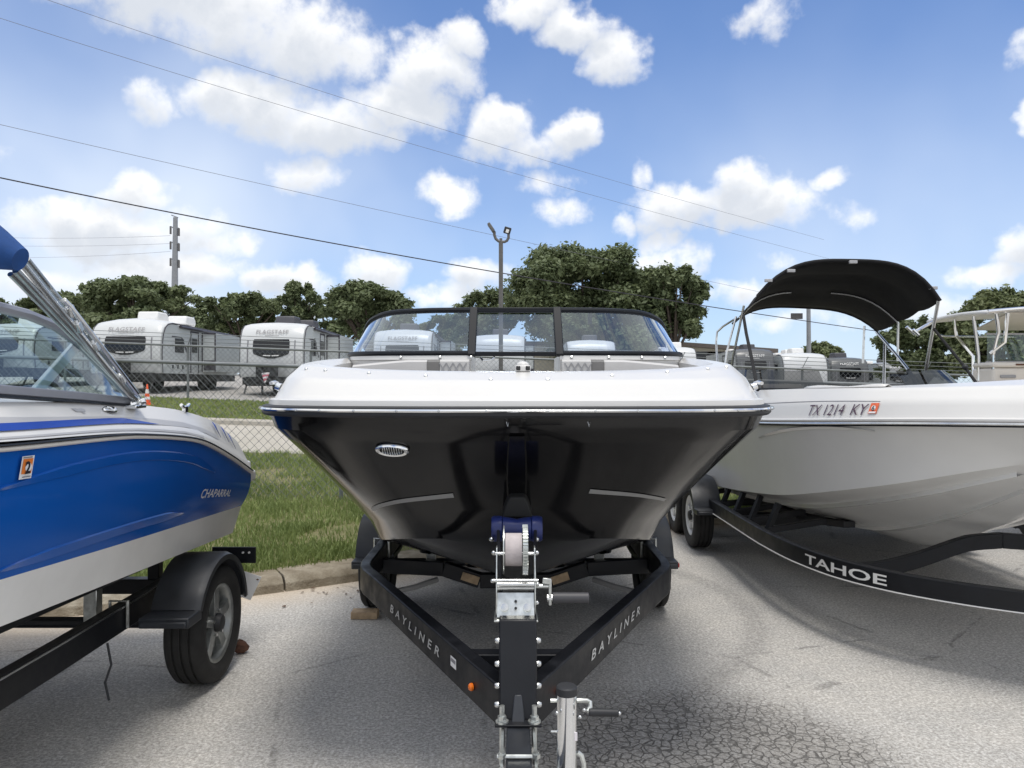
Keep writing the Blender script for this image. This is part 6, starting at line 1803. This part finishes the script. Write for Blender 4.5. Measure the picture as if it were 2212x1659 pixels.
# ------------------------------------------------------------------ low building
bl = thing('building', 'low cream metal building with a brown roof edge behind the trailers', 'building', (12, 62, 0))
xa, xb = at(1450, 0, 62).x, at(1640, 0, 62).x
zt0, zt1 = at(0, 741, 62).z, at(0, 757, 62).z
b = B(); gz = ground_z(12, 62)
b.plate([(xa - 14, 62, gz), (xb + 1, 62, gz), (xb + 1, 62, zt1 - .2), (xa, 62, zt0 - .2), (xa - 14, 62, zt0 - .2)], (0, 14, 0)); b.obj('wall', 'wall_cream', bl)
b = B(); b.plate([(xa - 14.5, 61.6, zt0 - .2), (xa, 61.6, zt0 - .2), (xb + 1.4, 61.6, zt1 - .2), (xb + 1.4, 61.6, zt1 + .12), (xa, 61.6, zt0 + .12), (xa - 14.5, 61.6, zt0 + .12)], (0, 14.8, 0)); b.obj('roof', 'roof_brown', bl)
for px in (1523, 1552, 1600):
    c = at(px, 769, 62); b = B(); b.span(c.x - .9, c.x + .9, 61.94, 61.99, c.z - .35, c.z + .35); w_ = b.obj('window', 'rv_window', bl)
    b = B(); b.span(c.x - 1.0, c.x + 1.0, 61.93, 61.985, c.z - .45, c.z - .36); b.obj('sill', 'roof_brown', w_)

# ------------------------------------------------------------------ poles and wires
LD = 26.5
lp = thing('light_pole', 'slim dark light pole with two floodlights, seen through the middle windshield pane', 'light pole', (at(1082, 0, LD).x, LD, ground_z(0, LD)))
xp = at(1082, 0, LD).x
q = B(); q.cyl((xp, LD, ground_z(0, LD)), (xp, LD, at(0, 524, LD).z), .075, n=14); q.cyl((xp, LD, at(0, 524, LD).z), (xp, LD, at(0, 515, LD).z), .05, n=12); q.obj('pole', 'pole_dark', lp)
q = B(); q.tube([at(1068, 500, LD), at(1068, 508, LD), at(1071, 516, LD), at(1077, 521, LD), at(1082, 522, LD), at(1090, 522.5, LD), at(1095, 520, LD), at(1098.5, 514, LD), at(1098.5, 504, LD)], .05, 8); q.obj('yoke', 'pole_dark', lp)
q = B(); q.bar(at(1067, 501, LD), at(1055, 483, LD), .30, .10, up=(1, 0, 0)); f1 = q.obj('floodlight', 'pole_dark', lp, bevel=.02)
q = B(); q.box(at(1096, 498, LD), (.24, .14, .22), Matrix.Rotation(.3, 3, 'Y')); f2 = q.obj('floodlight', 'plastic_black', lp, bevel=.02)
q = B(); q.box(at(1096, 499, LD - .09), (.10, .02, .12), Matrix.Rotation(.3, 3, 'Y')); q.obj('lamp_lens', 'letter_white', f2)

UD = 95
up_ = thing('transmission_pole', 'tall grey steel power pole with paired insulators rising behind the oaks', 'power pole', (at(376, 0, UD).x, UD, 1.2))
q = B(); q.cyl((at(375.5, 0, UD).x, UD, 1.2), (at(379, 0, UD).x, UD, at(0, 470, UD).z), .55, .27, n=14); q.obj('pole', 'pole_grey', up_)
q = B(); q.bar(at(371, 465, UD), at(384, 470, UD), .25, .12); q.obj('top_arm', 'pole_grey', up_)
for (py, l) in ((494, 1), (527, 1), (563, 1)):
    for s in (-1, 1):
        a = at(377.5, py, UD); e = at(377.5 + s * 9, py - 5 + (4 if s > 0 else 0), UD)
        q = B(); q.bar(a, e, .16, .14); ar = q.obj('cross_arm', 'pole_grey', up_)
        q = B(); q.cyl(e + Vector((0, 0, 0)), e - Vector((0, 0, .95)), .13, n=8); q.obj('insulator', 'pole_dark', ar)
pr = thing('utility_pole', 'grey pole standing beyond the white boat, half hidden by its bimini', 'power pole', (at(1748, 0, 70).x, 70, 1))
q = B(); q.cyl((at(1748, 0, 70).x, 70, .5), (at(1746, 0, 70).x, 70, at(0, 600, 70).z), .22, .17, n=12); q.obj('pole', 'pole_grey', pr)
q = B(); q.bar(at(1722, 606, 70), at(1770, 606, 70), .14, .16); q.obj('cross_arm', 'pole_dark', pr)

def wire(label, pts, dA, dB, r, mt):
    # distances run from dA at the first place to dB at the last, evenly in 1/d
    P = []
    n = len(pts)
    xs = np.array([p[0] for p in pts], float); ys = np.array([p[1] for p in pts], float)
    co = np.polyfit((xs - 1106) / 1106, ys, 2)
    for i in range(61):
        px = pts[0][0] + (pts[-1][0] - pts[0][0]) * i / 60
        f = i / 60
        d = 1 / ((1 - f) / dA + f / dB)
        P.append(at(px, float(np.polyval(co, (px - 1106) / 1106)), d))
    q = B(); q.tube(P, r, 6)
    o = q.obj('power_line', mt, None); tag(o, label, 'power line', 'overhead wires')
    return o
wire('topmost overhead wire crossing the large white clouds', [(-300, -140), (120, 0), (650, 180), (1000, 295), (1300, 388), (1600, 470), (1780, 513)], 30, 75, .010, 'wire_soft')
wire('second overhead wire below the topmost one', [(-300, -55), (0, 35), (430, 172), (870, 305), (1300, 432), (1600, 510), (1790, 555)], 30, 75, .010, 'wire_soft')
wire('third overhead wire passing just behind the floodlight yoke', [(-300, 205), (0, 265), (400, 350), (850, 465), (1180, 541), (1600, 622), (1747, 648)], 32, 72, .011, 'wire_soft')
wire('thick dark cable, lowest of the overhead wires, sagging past the big oak', [(-300, 322), (0, 382), (400, 462), (840, 545), (1100, 594), (1550, 672), (1880, 713), (2000, 726)], 32, 68, .030, 'wire_dark')
for k, (pa, pb, pc) in enumerate((((-40, 512), (200, 514), (368, 509)), ((-40, 530), (200, 531), (368, 526)), ((-40, 556), (200, 553), (368, 543)))):
    wire(('uppermost', 'middle', 'lowest')[k] + ' faint conductor strung to the steel power pole', [pa, pb, pc], 110, UD, .022, 'wire_faint')

# ------------------------------------------------------------------ trees
def tree(label, px, d, px_w, top_y, bot_y, leaf='oak_leaf', n_leaf=46200, size=.19, trunk_h=None, clumps=16, seed=0, flat=.75):
    rng = np.random.default_rng(seed + 100)
    c = at(px, 0, d); W = px_w / FPX * d / 2
    zt = at(0, top_y, d).z; zb = at(0, bot_y, d).z
    g = ground_z(c.x, min(d, 90)) + .1
    root = thing('oak_tree', label, 'tree', (c.x, d, g), 'trees beyond the dealer lot')
    Hc = (zt - zb) / 2; zm = (zt + zb) / 2
    # clumps of different sizes fill an irregular dome and leave gaps between them
    cl = []
    for i in range(clumps * 2):
        a = rng.uniform(0, 2 * math.pi); rr = math.sqrt(rng.uniform(0, 1)) * .80
        u = rng.uniform(-.9, .82)
        lim = math.sqrt(max(.12, 1 - max(u, 0) ** 2 * .95))
        k = rng.uniform(.10, .24)
        cl.append((c.x + W * rr * lim * math.cos(a), d + W * .8 * rr * lim * math.sin(a), zm + Hc * u * .95, W * k, max(Hc * k * 1.15, .35)))
    for i in range(15):
        a = math.pi * (i + .5) / 15 + rng.uniform(-.09, .09)
        k = rng.uniform(.66, .93); r_ = rng.uniform(.08, .17)
        cl.append((c.x + W * k * math.cos(a), d + rng.uniform(-.3, .3) * W, zm + Hc * (k * math.sin(a)), W * r_, max(Hc * r_ * 1.2, .3)))
    cl = np.array(cl)
    wgt = cl[:, 3] ** 2 * cl[:, 4]; wgt = wgt ** .7; wgt /= wgt.sum()
    idx = rng.choice(len(cl), n_leaf, p=wgt)
    v = rng.normal(size=(n_leaf, 3)); v /= np.linalg.norm(v, axis=1)[:, None]
    r = rng.uniform(.15, 1, n_leaf) ** .5
    r = r * (1 + .22 * rng.normal(size=n_leaf))
    P = cl[idx, :3] + v * r[:, None] * np.stack([cl[idx, 3], cl[idx, 3], cl[idx, 4]], 1)
    s = size * rng.uniform(.35, 1.0, n_leaf) ** 1.0 * rng.choice([.8, 1.0, 1.5], n_leaf)
    a = rng.normal(size=(n_leaf, 3)); a /= np.linalg.norm(a, axis=1)[:, None]
    up = v * .5 + np.array([0, 0, .9]) + .7 * rng.normal(size=(n_leaf, 3)); up /= np.linalg.norm(up, axis=1)[:, None]
    u1 = np.cross(a, up); u1 /= np.linalg.norm(u1, axis=1)[:, None] + 1e-9
    u2 = np.cross(up, u1)
    q = np.stack([P - u1 * s[:, None], P - u2 * s[:, None] * .55, P + u1 * s[:, None], P + u2 * s[:, None] * .55], 1).reshape(-1, 3)
    F = [(4 * i, 4 * i + 1, 4 * i + 2, 4 * i + 3) for i in range(n_leaf)]
    me = bpy.data.meshes.new('crown'); me.from_pydata(q.tolist(), [], F); me.materials.append(MATS[leaf])
    o = bpy.data.objects.new('crown', me); COL.objects.link(o); o.parent = root; o.location = -world_off(root); o['kind'] = 'stuff'
    # trunk and limbs
    b = B(); th = zm - Hc * .25
    base = Vector((c.x, d, g - .2)); fork = Vector((c.x + .2, d, g + (th - g) * .45))
    b.tube([base, base.lerp(fork, .5) + Vector((.1, 0, 0)), fork], [W * .075 + .12, W * .06 + .1, W * .055 + .08], 10)
    for k in rng.choice(len(cl), min(16, len(cl)), replace=False):
        e = Vector(cl[k, :3]); m_ = fork.lerp(e, .5) + Vector((0, 0, .3))
        b.tube([fork - Vector((0, 0, .2)), m_, e], [W * .03 + .05, W * .016 + .035, .025], 7)
    b.obj('trunk', 'bark', root, angle=60)
    return root
tree('dark oak at the picture edge beyond the blue runabout strut', 105, 58, 150, 628, 720, n_leaf=18900, seed=1)
tree('wide dark oak left of the steel power pole, behind the trailer with white roof units', 295, 56, 280, 603, 715, n_leaf=46200, seed=2, clumps=22)
tree('low rounded oak between the two lettered white trailers', 525, 60, 180, 632, 725, n_leaf=25200, seed=3)
tree('slim oak just behind the dark roof units', 648, 62, 110, 612, 725, n_leaf=18900, seed=4)
tree('broad oak ending over the windshield corner of the black hulled boat', 795, 57, 220, 612, 740, n_leaf=39900, seed=5, clumps=20)
tree('small pale oak next to the light pole', 1055, 66, 170, 622, 760, n_leaf=16800, seed=6)
tree('largest oak, its broad dome rising behind the windshield', 1255, 60, 375, 533, 770, n_leaf=110000, seed=7, clumps=34, size=.20)
tree('ragged oak attached to the flank of the largest oak', 1450, 58, 175, 572, 735, n_leaf=52000, seed=8, clumps=26, size=.19)
tree('bushy tree behind the dark trailers near the smoked windscreen', 1985, 43, 190, 688, 815, 'oak_leaf', n_leaf=31500, seed=9, size=.15)
tree('tall pale green tree over the hardtop fishing boat', 2160, 40, 230, 627, 815, 'oak_leaf_pale', n_leaf=50400, seed=10, clumps=20, size=.15)
tree('tiny distant tree above the white SURVEYOR trailer', 1770, 85, 110, 742, 790, 'oak_leaf_pale', n_leaf=8400, seed=11, size=.24)
tree('far dark oak hidden mostly by the blue bimini boot struts', -60, 60, 230, 640, 730, n_leaf=16800, seed=12)
tree('distant oak low over the middle trailers', 960, 75, 150, 680, 770, n_leaf=14700, seed=13, size=.22)

tree('low distant oaks filling the gap behind the white roof units', 205, 78, 250, 655, 735, n_leaf=16000, seed=21, size=.22)
tree('low distant oak behind the flagged travel trailer', 455, 80, 230, 655, 740, n_leaf=15000, seed=22, size=.22)
tree('low distant oak between the dark roof units and the windshield corner', 720, 80, 260, 650, 745, n_leaf=16000, seed=23, size=.22)
tree('low distant oak under the largest oak', 1330, 85, 330, 660, 760, n_leaf=16000, seed=24, size=.24)

# fallen leaves and a little rubbish by the kerb
q = B()
for k in range(26):
    x = random.uniform(-1.75, -1.0); d = kerb_d(x) - random.uniform(.08, .75)
    a = random.uniform(0, 6.28); s = random.uniform(.010, .028)
    q.add([(x + s * math.cos(a + j * 1.57) * (1 if j % 2 else .5), d + s * math.sin(a + j * 1.57) * (1 if j % 2 else .5), .006 + random.uniform(0, .008)) for j in range(4)], [(0, 1, 2, 3)])
o = q.obj('dead_leaves', 'litter', fix=False); o['kind'] = 'stuff'; tag(o, 'dry brown leaf litter on the asphalt beside the kerb', 'leaf litter')
